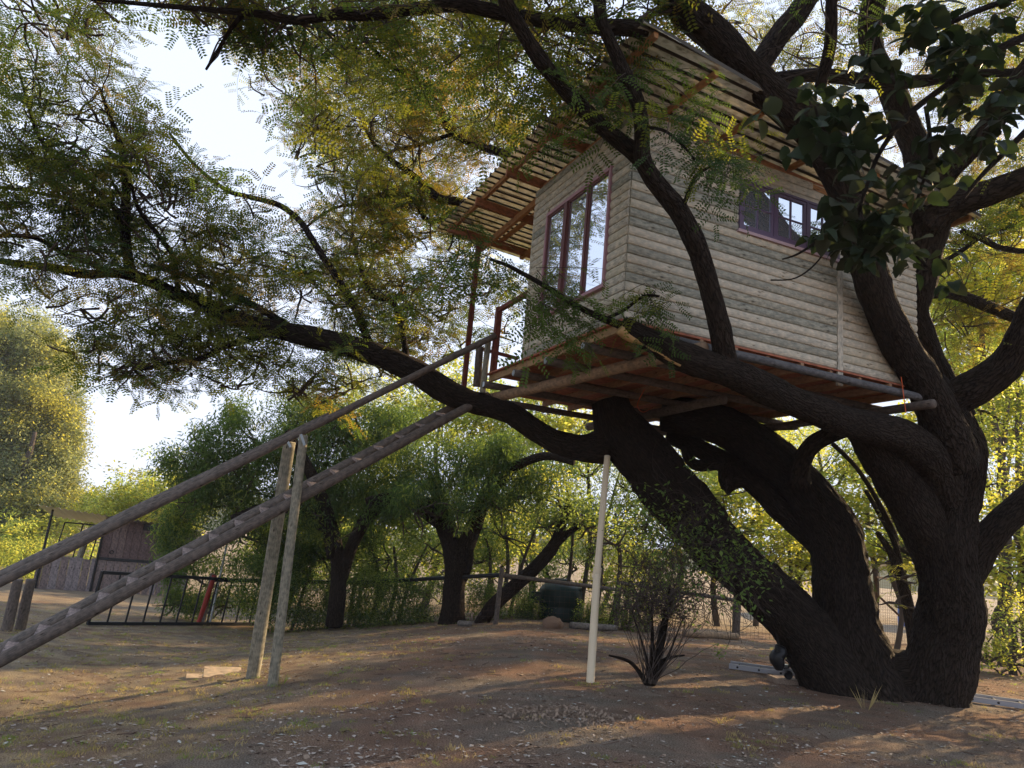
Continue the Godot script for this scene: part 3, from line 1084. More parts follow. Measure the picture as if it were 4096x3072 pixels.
	# ratchet strap at the tree end
	beam_obj("strap", Vector3(3.86, .02, .20), Vector3(3.88, -.42, .24), .035, .004, M.cord_orange, floor_part)
	# bulb and wire under the porch roof
	var lamp := MB.new()
	lathe(lamp, Vector3(.35, 2.20, -3.0), [Vector2(.0, 0.0), Vector2(.022, .01), Vector2(.03, .035), Vector2(.014, .07), Vector2(.014, .13), Vector2(0, .13)], 12)
	obj("light_bulb", lamp.mesh(true), M.silver, porch)

func stamp(text: String, at: Vector3, size: float, m: Material, parent: Node, turn: Basis) -> void:
	var tm := TextMesh.new()
	var f := SystemFont.new()
	f.font_names = PackedStringArray(["Droid Sans"])
	tm.font = f
	tm.text = text
	tm.font_size = 32
	tm.pixel_size = size / 32.0
	tm.depth = 0.001
	var o := obj("stamp", tm, m, parent)
	o.transform = Transform3D(turn, at)

func build_stairs() -> void:
	var foot := Vector3(-5.32, -0.175, -8.844)
	var head := Vector3(-0.336, 3.607, -10.716)
	var d := (head - foot)
	var low := foot - d * 0.115
	var side := Vector3(-.405, .0, -.914) * 0.5 + Vector3(0, 0.09, 0)
	var t := thing("log_stair", "long log stair with pinkish plank treads climbing to the tree house deck", "stair", Vector3(low.x, ground_y(low.x, low.z), low.z))
	part("stringer", pole_mesh(low, head + d * .004, .077, .062, .05), M.log_dark, t)
	part("stringer", pole_mesh(low + side, head + side - d * .004, .072, .058, .05), M.log_grey, t)
	for k in 21:
		var s := -0.045 + k * 0.0525
		var c := foot + d * s + Vector3(0, .012, 0)
		var mb := MB.new()
		mb.beam(c + side * 0.06, c + side * 0.94, .115, .035)
		part("tread", mb.mesh(), M.tread, t)
	# hand rails on posts
	var ra := Vector3(-5.398, 0.662, -8.67)
	var rb := Vector3(-0.301, 4.458, -10.498)
	var rd := rb - ra
	part("hand_rail", pole_mesh(ra - rd * .1, rb, .056, .046, .05), M.log_dark, t)
	var fs := side * 1.05
	part("hand_rail", pole_mesh(ra - rd * .1 + fs + Vector3(0, .0, 0), ra + rd * .62 + fs - Vector3(0, .05, 0), .056, .048, .05), M.log_grey, t)
	var pf := Vector3(-2.678, -0.454, -10.249)
	var pb := Vector3(-3.188, -0.529, -11.072)
	var tf := Vector3(-2.579, 2.681, -9.6)
	var tb := Vector3(-2.956, 2.654, -10.351)
	part("post", pole_mesh(pf - Vector3(0, .3, 0), tf, .067, .056, .04, 18), M.log_green, t)
	part("post", pole_mesh(pb - Vector3(0, .3, 0), tb, .092, .080, .04, 18), M.log_green, t)
	# short post under the top of the far rail, and the two at the foot
	part("post", pole_mesh(Vector3(-0.515, 3.782, -10.986), Vector3(-0.522, 4.374, -10.863), .062, .055), M.log_dark, t)
	for q in [[Vector3(-9.28, -0.96, -15.419), Vector3(-7.969, 0.257, -13.146)], [Vector3(-9.26, -0.976, -15.811), Vector3(-7.73, 0.354, -13.125)]]:
		var p: Vector3 = q[0]
		part("post", pole_mesh(p - Vector3(0, .2, 0), p + Vector3(.02, .98, 0), .105, .09), M.log_dark, t)
	for q in [[Vector3(-2.583, 2.676, -9.479), Vector3(-2.524, 2.544, -9.506)], [Vector3(-2.787, 2.617, -9.573), Vector3(-2.718, 2.514, -9.594)]]:
		var mb := MB.new()
		mb.beam(q[0], q[1], .03, .006, Vector3(0, 0, 1))
		part("strap", mb.mesh(), M.strap, t)

# ---------------------------------------------------------------- the big tree
func build_big_tree() -> void:
	var base := Vector3(5.299, 0.067, -10.836)
	base.y = 0.0
	var t := thing("big_tree", "huge dark old tree with several leaning stems that carry the tree house", "tree", base)
	# trunk: the stems flow together near the ground
	var trunk := MB.new()
	tube(trunk, [Vector4(5.081, -0.398, -10.983, 0.95), Vector4(4.877, 0.009, -10.954, 0.541), Vector4(4.607, 0.415, -10.926, 0.429), Vector4(4.235, 0.848, -10.891, 0.373), Vector4(3.867, 1.191, -10.876, 0.343), Vector4(3.467, 1.49, -10.869, 0.344), Vector4(3.061, 1.818, -10.856, 0.353), Vector4(2.639, 2.265, -10.819, 0.401), Vector4(2.268, 2.623, -10.8, 0.383), Vector4(1.936, 2.956, -10.787, 0.371), Vector4(1.65, 3.264, -10.778, 0.333), Vector4(1.501, 3.522, -10.78, 0.281), Vector4(1.445, 3.705, -10.798, 0.263)], 72, 18, .16, .034)
	tube(trunk, [Vector4(5.268, -0.311, -11.067, 0.863), Vector4(5.223, 0.082, -11.05, 0.611), Vector4(5.11, 0.506, -11.026, 0.479), Vector4(4.995, 0.934, -11.001, 0.41), Vector4(4.937, 1.309, -10.987, 0.38), Vector4(4.887, 1.721, -10.966, 0.369), Vector4(4.771, 2.133, -10.944, 0.358), Vector4(4.51, 2.503, -10.931, 0.32), Vector4(4.209, 2.842, -10.925, 0.295), Vector4(3.847, 3.146, -10.926, 0.29), Vector4(3.402, 3.413, -10.935, 0.278), Vector4(2.859, 3.587, -10.962, 0.266), Vector4(2.252, 3.63, -11.017, 0.233)], 72, 18, .16, .034)
	tube(trunk, [Vector4(6.134, -0.304, -10.964, 0.823), Vector4(6.068, 0.074, -10.83, 0.473), Vector4(6.109, 0.52, -10.683, 0.42), Vector4(6.149, 0.962, -10.536, 0.399), Vector4(6.126, 1.393, -10.391, 0.372), Vector4(6.005, 1.811, -10.249, 0.358), Vector4(5.903, 2.165, -10.121, 0.356), Vector4(5.898, 2.525, -9.991, 0.305), Vector4(5.954, 2.885, -9.861, 0.261), Vector4(5.952, 3.208, -9.739, 0.247), Vector4(5.77, 3.51, -9.621, 0.258), Vector4(5.544, 3.776, -9.511, 0.251), Vector4(5.288, 4.006, -9.408, 0.226)], 72, 18, .16, .034)
	tube(trunk, [Vector4(5.191, -0.035, -11.01, 0.48), Vector4(5.428, 0.175, -10.967, 0.416), Vector4(5.645, 0.257, -10.95, 0.358), Vector4(5.873, 0.227, -10.956, 0.384), Vector4(6.14, 0.113, -10.98, 0.48)], 32, 8, .12, .016)
	part("trunk", trunk.mesh(true), M.bark, t)
	var wood: Array = []
	# limb that crosses under the front of the house and ends in a torn stub
	wood.append([[Vector4(5.985, 2.294, -10.171, 0.266), Vector4(5.768, 2.689, -9.885, 0.254), Vector4(5.38, 3.041, -9.505, 0.235), Vector4(4.903, 3.248, -9.156, 0.216), Vector4(4.273, 3.274, -8.742, 0.185), Vector4(3.754, 3.272, -8.436, 0.163), Vector4(3.256, 3.321, -8.12, 0.157), Vector4(2.895, 3.376, -7.904, 0.154), Vector4(2.589, 3.431, -7.74, 0.151), Vector4(2.229, 3.48, -7.525, 0.147), Vector4(1.899, 3.509, -7.366, 0.144), Vector4(1.638, 3.544, -7.256, 0.133), Vector4(1.38, 3.613, -7.14, 0.113), Vector4(1.18, 3.666, -7.058, 0.099), Vector4(1.01, 3.716, -6.996, 0.08)], .13, .012])
	wood.append([[Vector4(5.954, 1.925, -10.349, 0.312), Vector4(5.585, 2.317, -10.064, 0.318), Vector4(5.196, 2.691, -9.782, 0.294), Vector4(4.824, 2.992, -9.515, 0.259), Vector4(4.497, 3.225, -9.263, 0.213), Vector4(4.215, 3.368, -9.029, 0.158)], .13, .012])
	# its upright branch that forks before the corner of the house
	wood.append([[Vector4(2.349, 3.389, -7.595, 0.11), Vector4(2.2, 3.528, -7.512, 0.119), Vector4(2.104, 3.716, -7.419, 0.108), Vector4(2.027, 3.926, -7.322, 0.103), Vector4(1.918, 4.175, -7.216, 0.1), Vector4(1.797, 4.42, -7.111, 0.099), Vector4(1.653, 4.681, -7.003, 0.098), Vector4(1.477, 4.899, -6.904, 0.095), Vector4(1.286, 5.064, -6.816, 0.09), Vector4(1.126, 5.21, -6.731, 0.085), Vector4(1.041, 5.331, -6.652, 0.08), Vector4(1.02, 5.498, -6.564, 0.066), Vector4(0.971, 5.681, -6.472, 0.066), Vector4(0.877, 5.836, -6.385, 0.065), Vector4(0.758, 5.985, -6.3, 0.06), Vector4(0.639, 6.153, -6.212, 0.058), Vector4(0.52, 6.339, -6.119, 0.057), Vector4(0.424, 6.606, -6.01, 0.055)], .1, .006])
	wood.append([[Vector4(1.152, 5.306, -6.892, 0.069), Vector4(1.012, 5.398, -6.781, 0.077), Vector4(0.855, 5.449, -6.678, 0.074), Vector4(0.656, 5.524, -6.571, 0.071), Vector4(0.458, 5.622, -6.459, 0.07), Vector4(0.279, 5.712, -6.348, 0.069), Vector4(0.098, 5.824, -6.233, 0.066), Vector4(-0.068, 5.953, -6.114, 0.063), Vector4(-0.223, 6.094, -5.993, 0.062), Vector4(-0.349, 6.225, -5.874, 0.061), Vector4(-0.443, 6.352, -5.756, 0.061)], .1, .006])
	# stem that passes before the long wall and on up over the roof
	wood.append([[Vector4(5.744, 3.084, -9.599, 0.309), Vector4(5.544, 3.402, -9.425, 0.27), Vector4(5.279, 3.764, -9.243, 0.232), Vector4(5.018, 4.06, -9.075, 0.218), Vector4(4.735, 4.32, -8.914, 0.204), Vector4(4.5, 4.549, -8.759, 0.197), Vector4(4.301, 4.775, -8.605, 0.194), Vector4(4.128, 4.997, -8.452, 0.192), Vector4(3.956, 5.239, -8.294, 0.184), Vector4(3.789, 5.502, -8.133, 0.182), Vector4(3.636, 5.758, -7.973, 0.185), Vector4(3.459, 6.004, -7.814, 0.193), Vector4(3.25, 6.24, -7.658, 0.207), Vector4(2.985, 6.388, -7.52, 0.204), Vector4(2.707, 6.469, -7.396, 0.186), Vector4(2.431, 6.581, -7.266, 0.169), Vector4(2.159, 6.722, -7.129, 0.162), Vector4(1.866, 6.884, -6.989, 0.16), Vector4(1.558, 7.024, -6.853, 0.158), Vector4(1.205, 7.209, -6.707, 0.151), Vector4(0.932, 7.384, -6.564, 0.14)], .12, .010])
	wood.append([[Vector4(2.267, 6.744, -7.309, 0.1), Vector4(2.422, 7.005, -7.336, 0.122), Vector4(2.6, 7.323, -7.352, 0.118), Vector4(2.794, 7.621, -7.372, 0.119), Vector4(2.969, 7.948, -7.386, 0.115), Vector4(3.151, 8.332, -7.388, 0.105)], .1, .006])
	# rear stem that rises behind the end of the house
	wood.append([[Vector4(6.183, 3.819, -10.161, 0.191), Vector4(5.802, 4.396, -9.974, 0.126), Vector4(5.421, 5.027, -9.775, 0.138), Vector4(5.314, 5.305, -9.649, 0.206), Vector4(5.288, 5.648, -9.51, 0.248), Vector4(5.288, 5.987, -9.372, 0.265), Vector4(5.28, 6.322, -9.234, 0.269), Vector4(5.194, 6.645, -9.099, 0.237), Vector4(5.039, 6.927, -8.973, 0.193), Vector4(4.843, 7.2, -8.848, 0.168), Vector4(4.647, 7.441, -8.73, 0.161), Vector4(4.476, 7.679, -8.613, 0.154), Vector4(4.284, 7.854, -8.509, 0.147), Vector4(4.126, 8.057, -8.398, 0.14), Vector4(4.056, 8.322, -8.276, 0.133), Vector4(4.049, 8.672, -8.135, 0.127)], .12, .010])
	wood.append([[Vector4(5.209, 6.113, -9.073, 0.198), Vector4(5.314, 6.23, -8.886, 0.183), Vector4(5.447, 6.275, -8.713, 0.162), Vector4(5.631, 6.316, -8.541, 0.148), Vector4(5.777, 6.351, -8.371, 0.135), Vector4(6.048, 6.426, -8.192, 0.127)], .12, .01])
	wood.append([[Vector4(5.189, 6.465, -9.001, 0.15), Vector4(5.257, 6.651, -8.717, 0.135), Vector4(5.354, 6.825, -8.436, 0.125), Vector4(5.44, 6.983, -8.158, 0.122), Vector4(5.483, 7.177, -7.873, 0.114), Vector4(5.605, 7.515, -7.557, 0.105)], .12, .01])
	# right-hand limbs
	wood.append([[Vector4(5.58, 3.736, -9.617, 0.211), Vector4(5.682, 3.891, -9.474, 0.227), Vector4(5.843, 4.002, -9.34, 0.218), Vector4(5.997, 4.132, -9.203, 0.204), Vector4(6.112, 4.306, -9.056, 0.19), Vector4(6.186, 4.568, -8.891, 0.182), Vector4(6.272, 4.963, -8.699, 0.169)], .12, .01])
	wood.append([[Vector4(6.253, 1.399, -10.458, 0.156), Vector4(6.303, 1.807, -10.251, 0.222), Vector4(6.361, 2.086, -10.071, 0.201), Vector4(6.488, 2.365, -9.89, 0.181), Vector4(6.706, 2.692, -9.7, 0.167), Vector4(6.976, 3.01, -9.512, 0.147)], .12, .01])
	# under the floor: second arm of the middle stem and its knobs
	wood.append([[Vector4(4.834, 1.811, -11.088, 0.213), Vector4(4.477, 2.141, -11.121, 0.209), Vector4(4.114, 2.444, -11.161, 0.197), Vector4(3.782, 2.722, -11.205, 0.185), Vector4(3.484, 2.941, -11.262, 0.173), Vector4(3.114, 3.123, -11.327, 0.147), Vector4(2.773, 3.29, -11.394, 0.127), Vector4(2.432, 3.398, -11.474, 0.106)], .14, .01])
	wood.append([[Vector4(3.773, 2.822, -11.184, 0.117), Vector4(3.503, 2.765, -11.196, 0.103), Vector4(3.335, 2.716, -11.207, 0.117), Vector4(3.251, 2.661, -11.218, 0.123)], .2, .01])
	wood.append([[Vector4(3.34, 2.669, -11.216, 0.117), Vector4(3.258, 2.878, -11.173, 0.089), Vector4(3.273, 3.014, -11.145, 0.055)], .2, .01])
	wood.append([[Vector4(3.234, 3.02, -11.246, 0.104), Vector4(2.892, 2.956, -11.259, 0.083), Vector4(2.731, 3.044, -11.241, 0.083), Vector4(2.661, 3.207, -11.207, 0.076)], .2, .01])
	wood.append([[Vector4(4.145, 2.744, -10.588, 0.162), Vector4(4.105, 3.018, -10.429, 0.129), Vector4(4.173, 3.233, -10.283, 0.108), Vector4(4.357, 3.392, -10.147, 0.107), Vector4(4.555, 3.488, -10.025, 0.1)], .14, .01])
	# far-reaching limb to the left
	wood.append([[Vector4(1.437, 3.05, -10.831, 0.267), Vector4(1.12, 3.001, -10.837, 0.193), Vector4(0.781, 3.036, -10.825, 0.173), Vector4(0.42, 3.174, -10.792, 0.16), Vector4(0.053, 3.376, -10.746, 0.16), Vector4(-0.309, 3.461, -10.724, 0.16), Vector4(-0.683, 3.532, -10.705, 0.166), Vector4(-1.028, 3.657, -10.674, 0.173), Vector4(-1.344, 3.824, -10.635, 0.173), Vector4(-1.655, 3.939, -10.607, 0.173), Vector4(-2.065, 4.058, -10.578, 0.166), Vector4(-2.472, 4.139, -10.557, 0.159), Vector4(-2.876, 4.193, -10.541, 0.149), Vector4(-3.347, 4.254, -10.524, 0.133), Vector4(-3.75, 4.295, -10.511, 0.119), Vector4(-4.123, 4.391, -10.487, 0.109), Vector4(-4.498, 4.5, -10.46, 0.099), Vector4(-4.907, 4.619, -10.431, 0.089), Vector4(-5.318, 4.776, -10.394, 0.083), Vector4(-5.754, 4.84, -10.376, 0.073), Vector4(-6.179, 4.787, -10.382, 0.063), Vector4(-6.645, 4.822, -10.371, 0.056), Vector4(-7.042, 4.838, -10.363, 0.05), Vector4(-7.639, 4.861, -10.354, 0.04)], .12, .006])
	var thin: Array = []
	thin.append([Vector4(-5.543, 4.801, -10.366, 0.073), Vector4(-5.582, 5.175, -10.119, 0.065), Vector4(-5.539, 5.531, -9.875, 0.061), Vector4(-5.5, 6.071, -9.593, 0.05), Vector4(-5.553, 6.389, -9.357, 0.037), Vector4(-5.621, 6.632, -9.136, 0.027), Vector4(-5.669, 6.853, -8.92, 0.018)])
	thin.append([Vector4(-5.572, 5.504, -9.914, 0.042), Vector4(-5.965, 5.816, -9.707, 0.038), Vector4(-6.406, 6.1, -9.505, 0.031), Vector4(-6.585, 6.312, -9.318, 0.025), Vector4(-6.679, 6.666, -9.102, 0.018), Vector4(-6.736, 6.994, -8.891, 0.015)])
	thin.append([Vector4(-5.607, 5.463, -9.923, 0.029), Vector4(-5.916, 5.605, -9.817, 0.029), Vector4(-6.439, 5.644, -9.732, 0.025), Vector4(-6.788, 5.66, -9.652, 0.022), Vector4(-7.242, 5.647, -9.578, 0.019)])
	thin.append([Vector4(-5.391, 4.754, -10.274, 0.043), Vector4(-5.755, 4.776, -10.126, 0.042), Vector4(-5.97, 4.84, -9.97, 0.038), Vector4(-6.173, 4.851, -9.825, 0.035), Vector4(-6.562, 5.003, -9.65, 0.031), Vector4(-7.04, 4.923, -9.524, 0.024)])
	thin.append([Vector4(-2.061, 4.122, -10.915, 0.062), Vector4(-2.197, 4.332, -10.95, 0.062), Vector4(-2.375, 4.685, -10.956, 0.063), Vector4(-2.562, 4.959, -10.978, 0.059), Vector4(-2.725, 5.176, -11.011, 0.06), Vector4(-2.921, 5.428, -11.038, 0.057), Vector4(-3.118, 5.669, -11.066, 0.054), Vector4(-3.327, 5.941, -11.089, 0.05), Vector4(-3.521, 6.174, -11.119, 0.047), Vector4(-3.886, 6.424, -11.146, 0.044), Vector4(-4.419, 6.547, -11.199, 0.037), Vector4(-4.818, 6.654, -11.255, 0.033), Vector4(-5.387, 7.033, -11.255, 0.03), Vector4(-5.869, 7.526, -11.232, 0.022)])
	thin.append([Vector4(-3.052, 4.231, -10.689, 0.061), Vector4(-3.499, 4.461, -10.709, 0.054), Vector4(-3.969, 4.68, -10.732, 0.048), Vector4(-4.411, 4.823, -10.77, 0.041), Vector4(-4.885, 4.971, -10.808, 0.034), Vector4(-5.307, 5.093, -10.85, 0.028), Vector4(-5.68, 5.179, -10.901, 0.021)])
	thin.append([Vector4(-3.401, 4.251, -10.48, 0.053), Vector4(-3.614, 4.101, -10.409, 0.046), Vector4(-4.041, 3.916, -10.345, 0.042), Vector4(-4.204, 3.762, -10.275, 0.039), Vector4(-4.347, 3.656, -10.195, 0.032), Vector4(-4.702, 3.539, -10.117, 0.022), Vector4(-5.027, 3.401, -10.043, 0.016)])
	thin.append([Vector4(-1.581, 4.019, -11.039, 0.055), Vector4(-1.711, 4.47, -11.211, 0.05), Vector4(-1.959, 5.071, -11.352, 0.043), Vector4(-2.336, 5.219, -11.587, 0.037), Vector4(-2.659, 5.785, -11.735, 0.03), Vector4(-2.887, 6.396, -11.874, 0.023)])
	thin.append([Vector4(-4.859, 4.589, -10.41, 0.04), Vector4(-4.897, 5.044, -10.163, 0.036), Vector4(-5.076, 5.308, -9.955, 0.032), Vector4(-5.315, 5.595, -9.742, 0.025), Vector4(-5.389, 5.947, -9.516, 0.016)])
	thin.append([Vector4(0.037, 7.369, -11.571, 0.084), Vector4(-0.406, 7.858, -11.597, 0.077), Vector4(-0.828, 8.036, -11.688, 0.074), Vector4(-1.415, 8.288, -11.763, 0.067), Vector4(-1.63, 8.71, -11.803, 0.06), Vector4(-1.953, 9.13, -11.844, 0.048), Vector4(-2.241, 9.393, -11.917, 0.036), Vector4(-2.613, 9.79, -11.963, 0.029), Vector4(-2.929, 10.328, -11.979, 0.021)])
	thin.append([Vector4(-0.447, 6.799, -11.689, 0.076), Vector4(-1.133, 7.059, -11.805, 0.07), Vector4(-1.53, 7.174, -11.951, 0.067), Vector4(-2.046, 7.602, -12.033, 0.056), Vector4(-2.483, 7.911, -12.139, 0.044), Vector4(-2.878, 8.296, -12.23, 0.037), Vector4(-3.124, 8.848, -12.285, 0.025)])
	thin.append([Vector4(-1.121, 7.183, -12.12, 0.04), Vector4(-1.659, 6.864, -12.288, 0.044), Vector4(-2.118, 7.341, -12.291, 0.036), Vector4(-2.768, 7.168, -12.429, 0.033), Vector4(-3.435, 7.071, -12.551, 0.025), Vector4(-3.999, 6.658, -12.739, 0.021)])
	thin.append([Vector4(-1.427, 8.329, -11.882, 0.036), Vector4(-2.055, 8.249, -12.239, 0.037), Vector4(-2.594, 8.248, -12.58, 0.033), Vector4(-2.96, 7.962, -12.98, 0.026)])
	thin.append([Vector4(1.01, 6.617, -6.518, 0.082), Vector4(0.557, 6.575, -6.51, 0.077), Vector4(0.103, 6.567, -6.494, 0.072), Vector4(-0.352, 6.586, -6.473, 0.072), Vector4(-0.806, 6.623, -6.449, 0.067), Vector4(-1.248, 6.545, -6.448, 0.058), Vector4(-1.684, 6.429, -6.455, 0.054), Vector4(-2.036, 6.391, -6.446, 0.049), Vector4(-2.38, 6.296, -6.448, 0.044), Vector4(-2.734, 6.315, -6.427, 0.035), Vector4(-3.261, 6.3, -6.414, 0.027), Vector4(-3.874, 6.286, -6.399, 0.02), Vector4(-4.53, 6.285, -6.383, 0.013)])
	thin.append([Vector4(-2.888, 6.357, -6.47, 0.027), Vector4(-3.049, 6.255, -6.593, 0.02), Vector4(-3.207, 6.082, -6.731, 0.016), Vector4(-3.348, 5.95, -6.86, 0.012)])
	thin.append([Vector4(-2.046, 6.937, -7.065, 0.024), Vector4(-2.062, 6.965, -7.399, 0.023), Vector4(-1.852, 6.893, -7.754, 0.021), Vector4(-1.629, 6.906, -8.092, 0.017)])
	thin.append([Vector4(2.956, 6.54, -7.147, 0.059), Vector4(2.957, 6.696, -7.012, 0.063), Vector4(2.95, 6.869, -6.874, 0.062), Vector4(2.901, 7.078, -6.729, 0.061), Vector4(2.857, 7.281, -6.585, 0.056)])
	thin.append([Vector4(2.662, 7.31, -8.213, 0.084), Vector4(2.993, 7.395, -8.195, 0.084), Vector4(3.326, 7.457, -8.182, 0.084), Vector4(3.722, 7.46, -8.182, 0.084), Vector4(4.12, 7.44, -8.186, 0.079), Vector4(4.623, 7.501, -8.173, 0.073), Vector4(5.232, 7.638, -8.145, 0.056)])
	thin.append([Vector4(6.142, 5.825, -10.869, 0.091), Vector4(6.632, 5.97, -11.094, 0.093), Vector4(7.149, 5.981, -11.347, 0.095), Vector4(7.685, 5.959, -11.607, 0.094), Vector4(8.473, 5.864, -11.882, 0.084)])
	thin.append([Vector4(6.036, 6.086, -10.304, 0.03), Vector4(6.498, 6.42, -10.49, 0.031), Vector4(6.97, 6.799, -10.667, 0.032), Vector4(7.47, 7.049, -10.871, 0.029), Vector4(7.981, 7.341, -11.066, 0.026)])
	thin.append([Vector4(6.329, 6.576, -10.203, 0.047), Vector4(6.806, 6.65, -10.528, 0.049), Vector4(7.304, 6.684, -10.861, 0.043), Vector4(8.031, 6.804, -11.177, 0.037)])
	thin.append([Vector4(5.378, 3.632, -12.344, 0.038), Vector4(6.025, 3.361, -12.911, 0.04), Vector4(6.679, 2.898, -13.518, 0.045), Vector4(7.28, 2.388, -14.134, 0.056)])
	# sprays close to the house
	var near: Array = []
	near.append([Vector4(1.033, 3.709, -6.998, 0.045), Vector4(0.888, 3.754, -7.006, 0.038), Vector4(0.714, 3.814, -7.011, 0.031), Vector4(0.505, 3.902, -7.01, 0.027), Vector4(0.293, 4.021, -7.003, 0.025), Vector4(0.105, 4.111, -7.002, 0.023), Vector4(-0.131, 4.216, -6.998, 0.018), Vector4(-0.318, 4.272, -7.004, 0.014)])
	near.append([Vector4(0.807, 3.756, -7.008, 0.018), Vector4(0.995, 3.851, -6.955, 0.016), Vector4(1.176, 3.996, -6.891, 0.015), Vector4(1.324, 3.999, -6.856, 0.011)])
	near.append([Vector4(1.415, 4.743, -6.396, 0.023), Vector4(1.439, 4.835, -6.3, 0.021), Vector4(1.454, 4.904, -6.209, 0.019), Vector4(1.513, 4.942, -6.124, 0.012), Vector4(1.611, 4.978, -6.04, 0.008)])
	near.append([Vector4(0.994, 5.283, -6.079, 0.016), Vector4(1.144, 5.203, -5.994, 0.012), Vector4(1.298, 5.027, -5.928, 0.01), Vector4(1.365, 4.885, -5.855, 0.008)])
	# limbs that would end bluntly go on, fork no more and taper away under leaves
	var tips: Array = []
	for w in wood + thin:
		var pts: Array = w[0] if w[0] is Array else w
		var e: Vector4 = pts[pts.size() - 1]
		if e.w < .04 or e.z > -3.0 and e.y < 3.0 or e.y < 3.0 and e.x < 5.0: continue
		if e.x > -3.0 and e.x < 5.6 and e.y < 4.6: continue
		var b: Vector4 = pts[pts.size() - 2]
		var d := Vector3(e.x - b.x, e.y - b.y, e.z - b.z).normalized()
		var p := Vector3(e.x, e.y, e.z)
		for k in 5:
			d = (d + Vector3(rng.randf_range(-.3, .3), rng.randf_range(-.05, .3), rng.randf_range(-.3, .3))).normalized()
			p += d * .65
			pts.append(v4(p, e.w * [.86, .70, .52, .32, .12][k]))
			if k > 0: tips.append(p)
	for w in wood:
		part("limb", limb_mesh(w[0], 32, 9, w[1] * 1.2, w[2] * 1.7), M.bark, t)
	for w in thin:
		part("branch", limb_mesh(w, 10, 4, .10, .002), M.bark, t)
	for w in near:
		part("branch", limb_mesh(w, 8, 4, .10, .002), M.bark, t)
	# torn pale wood where the front limb broke off
	var torn := MB.new()
	tube(torn, [Vector4(0.974, 3.661, -6.946, 0.049), Vector4(1.093, 3.606, -7.004, 0.044), Vector4(1.239, 3.578, -7.056, 0.031), Vector4(1.426, 3.504, -7.117, 0.023), Vector4(1.625, 3.421, -7.18, 0.011)], 9, 5, .3, .01)
	part("torn_wood", torn.mesh(true), M.splinter, t)
	# --- foliage
	gaps = [[Vector3(-2.821, 4.965, -5.431), Vector3(-14.106, 18.423, -27.153), 0.62], [Vector3(-2.517, 4.667, -5.492), Vector3(-12.585, 16.933, -27.461), 0.80], [Vector3(-2.173, 4.535, -5.52), Vector3(-10.864, 16.274, -27.598), 0.55], [Vector3(-3.074, 5.104, -5.402), Vector3(-15.369, 19.122, -27.008), 0.50],
		[Vector3(-3.945, 2.969, -5.844), Vector3(-19.723, 8.444, -29.219), 0.45], [Vector3(-2.302, 4.343, -5.559), Vector3(-11.512, 15.314, -27.797), .35], [Vector3(-.3, 5.2, -8.3), Vector3(-22.0, 14.2, -25.4), .75]]
	var pre: Array = []
	for tone in 4:
		for k in 3:
			pre.append(twig_mesh(100 + tone * 7 + k, [.75, .6, .9][k], [11, 9, 13][k], .26, 7, .052, .024, M.leaf[tone]))
	var c := Crown.new(12)
	thin_out = true
	var dark := [.34, .30, .10, .26]
	var brown := [.24, .34, .34, .08]
	var w := dark
	# leaves along the traced thin branches
	for k in thin.size():
		var path := smooth_path(thin[k], 3)
		w = brown if k in [9, 10, 11, 12, 7] else dark
		var many := 2 if k in [16, 17, 18, 21] else 4
		for j in range(3, path.size()):
			if k in [17, 16, 21] and rng.randf() < .6: continue
			var q: Vector4 = path[j]
			for e in 2:
				branchlet(c, Vector3(q.x, q.y, q.z), Vector3(rng.randf_range(-1, 1), rng.randf_range(-.25, .7), rng.randf_range(-1, 1)), rng.randf_range(.4, 1.0), .012, many - 1, 1.0, w, 3)
	for p in tips:
		fill_blob(c, p, Vector3(.85, .6, .85), 9, 4, 1.0, dark, 3)
	# the rest of the crown as boughs
	for b in BLOBS_LEFT:
		fill_blob(c, b[0], Vector3(b[1], b[1] * .55, b[1]), int(b[2]), 4, 1.0, brown if b[3] else dark, 3)
	thin_out = false
	# sprays before the house, leaf by leaf
	for q in SPRIGS:
		for e in int(q[1]):
			put_twig(c, q[0] + Vector3(rng.randf_range(-1, 1), rng.randf_range(-1, 1), rng.randf_range(-1, 1)) * q[2], Vector3(rng.randf_range(-1, 1), rng.randf_range(-.9, .0), rng.randf_range(-.5, .8)), q[3], [.45, .1, .0, .45], 3)
	crown_under(t, c, pre)
	# far side of the crown, seen through the branches: larger sprays
	var far_pre: Array = []
	for tone in 3:
		for k in 2:
			far_pre.append(twig_mesh(300 + tone * 5 + k, .9, 13, .24, 7, .042, .02, [M.leaf[1], M.leaf[2], M.far_leaf[1]][tone]))
	var c2 := Crown.new(6)
	for b in BLOBS_FAR:
		fill_blob(c2, b[0], Vector3(b[1], b[1] * .6, b[1]), int(b[2]), 4, 1.15, [.4, .3, .3], 2)
	crown_under(t, c2, far_pre)
	# roots of shade: the rest of the crown above and beyond the frame
	gaps = []

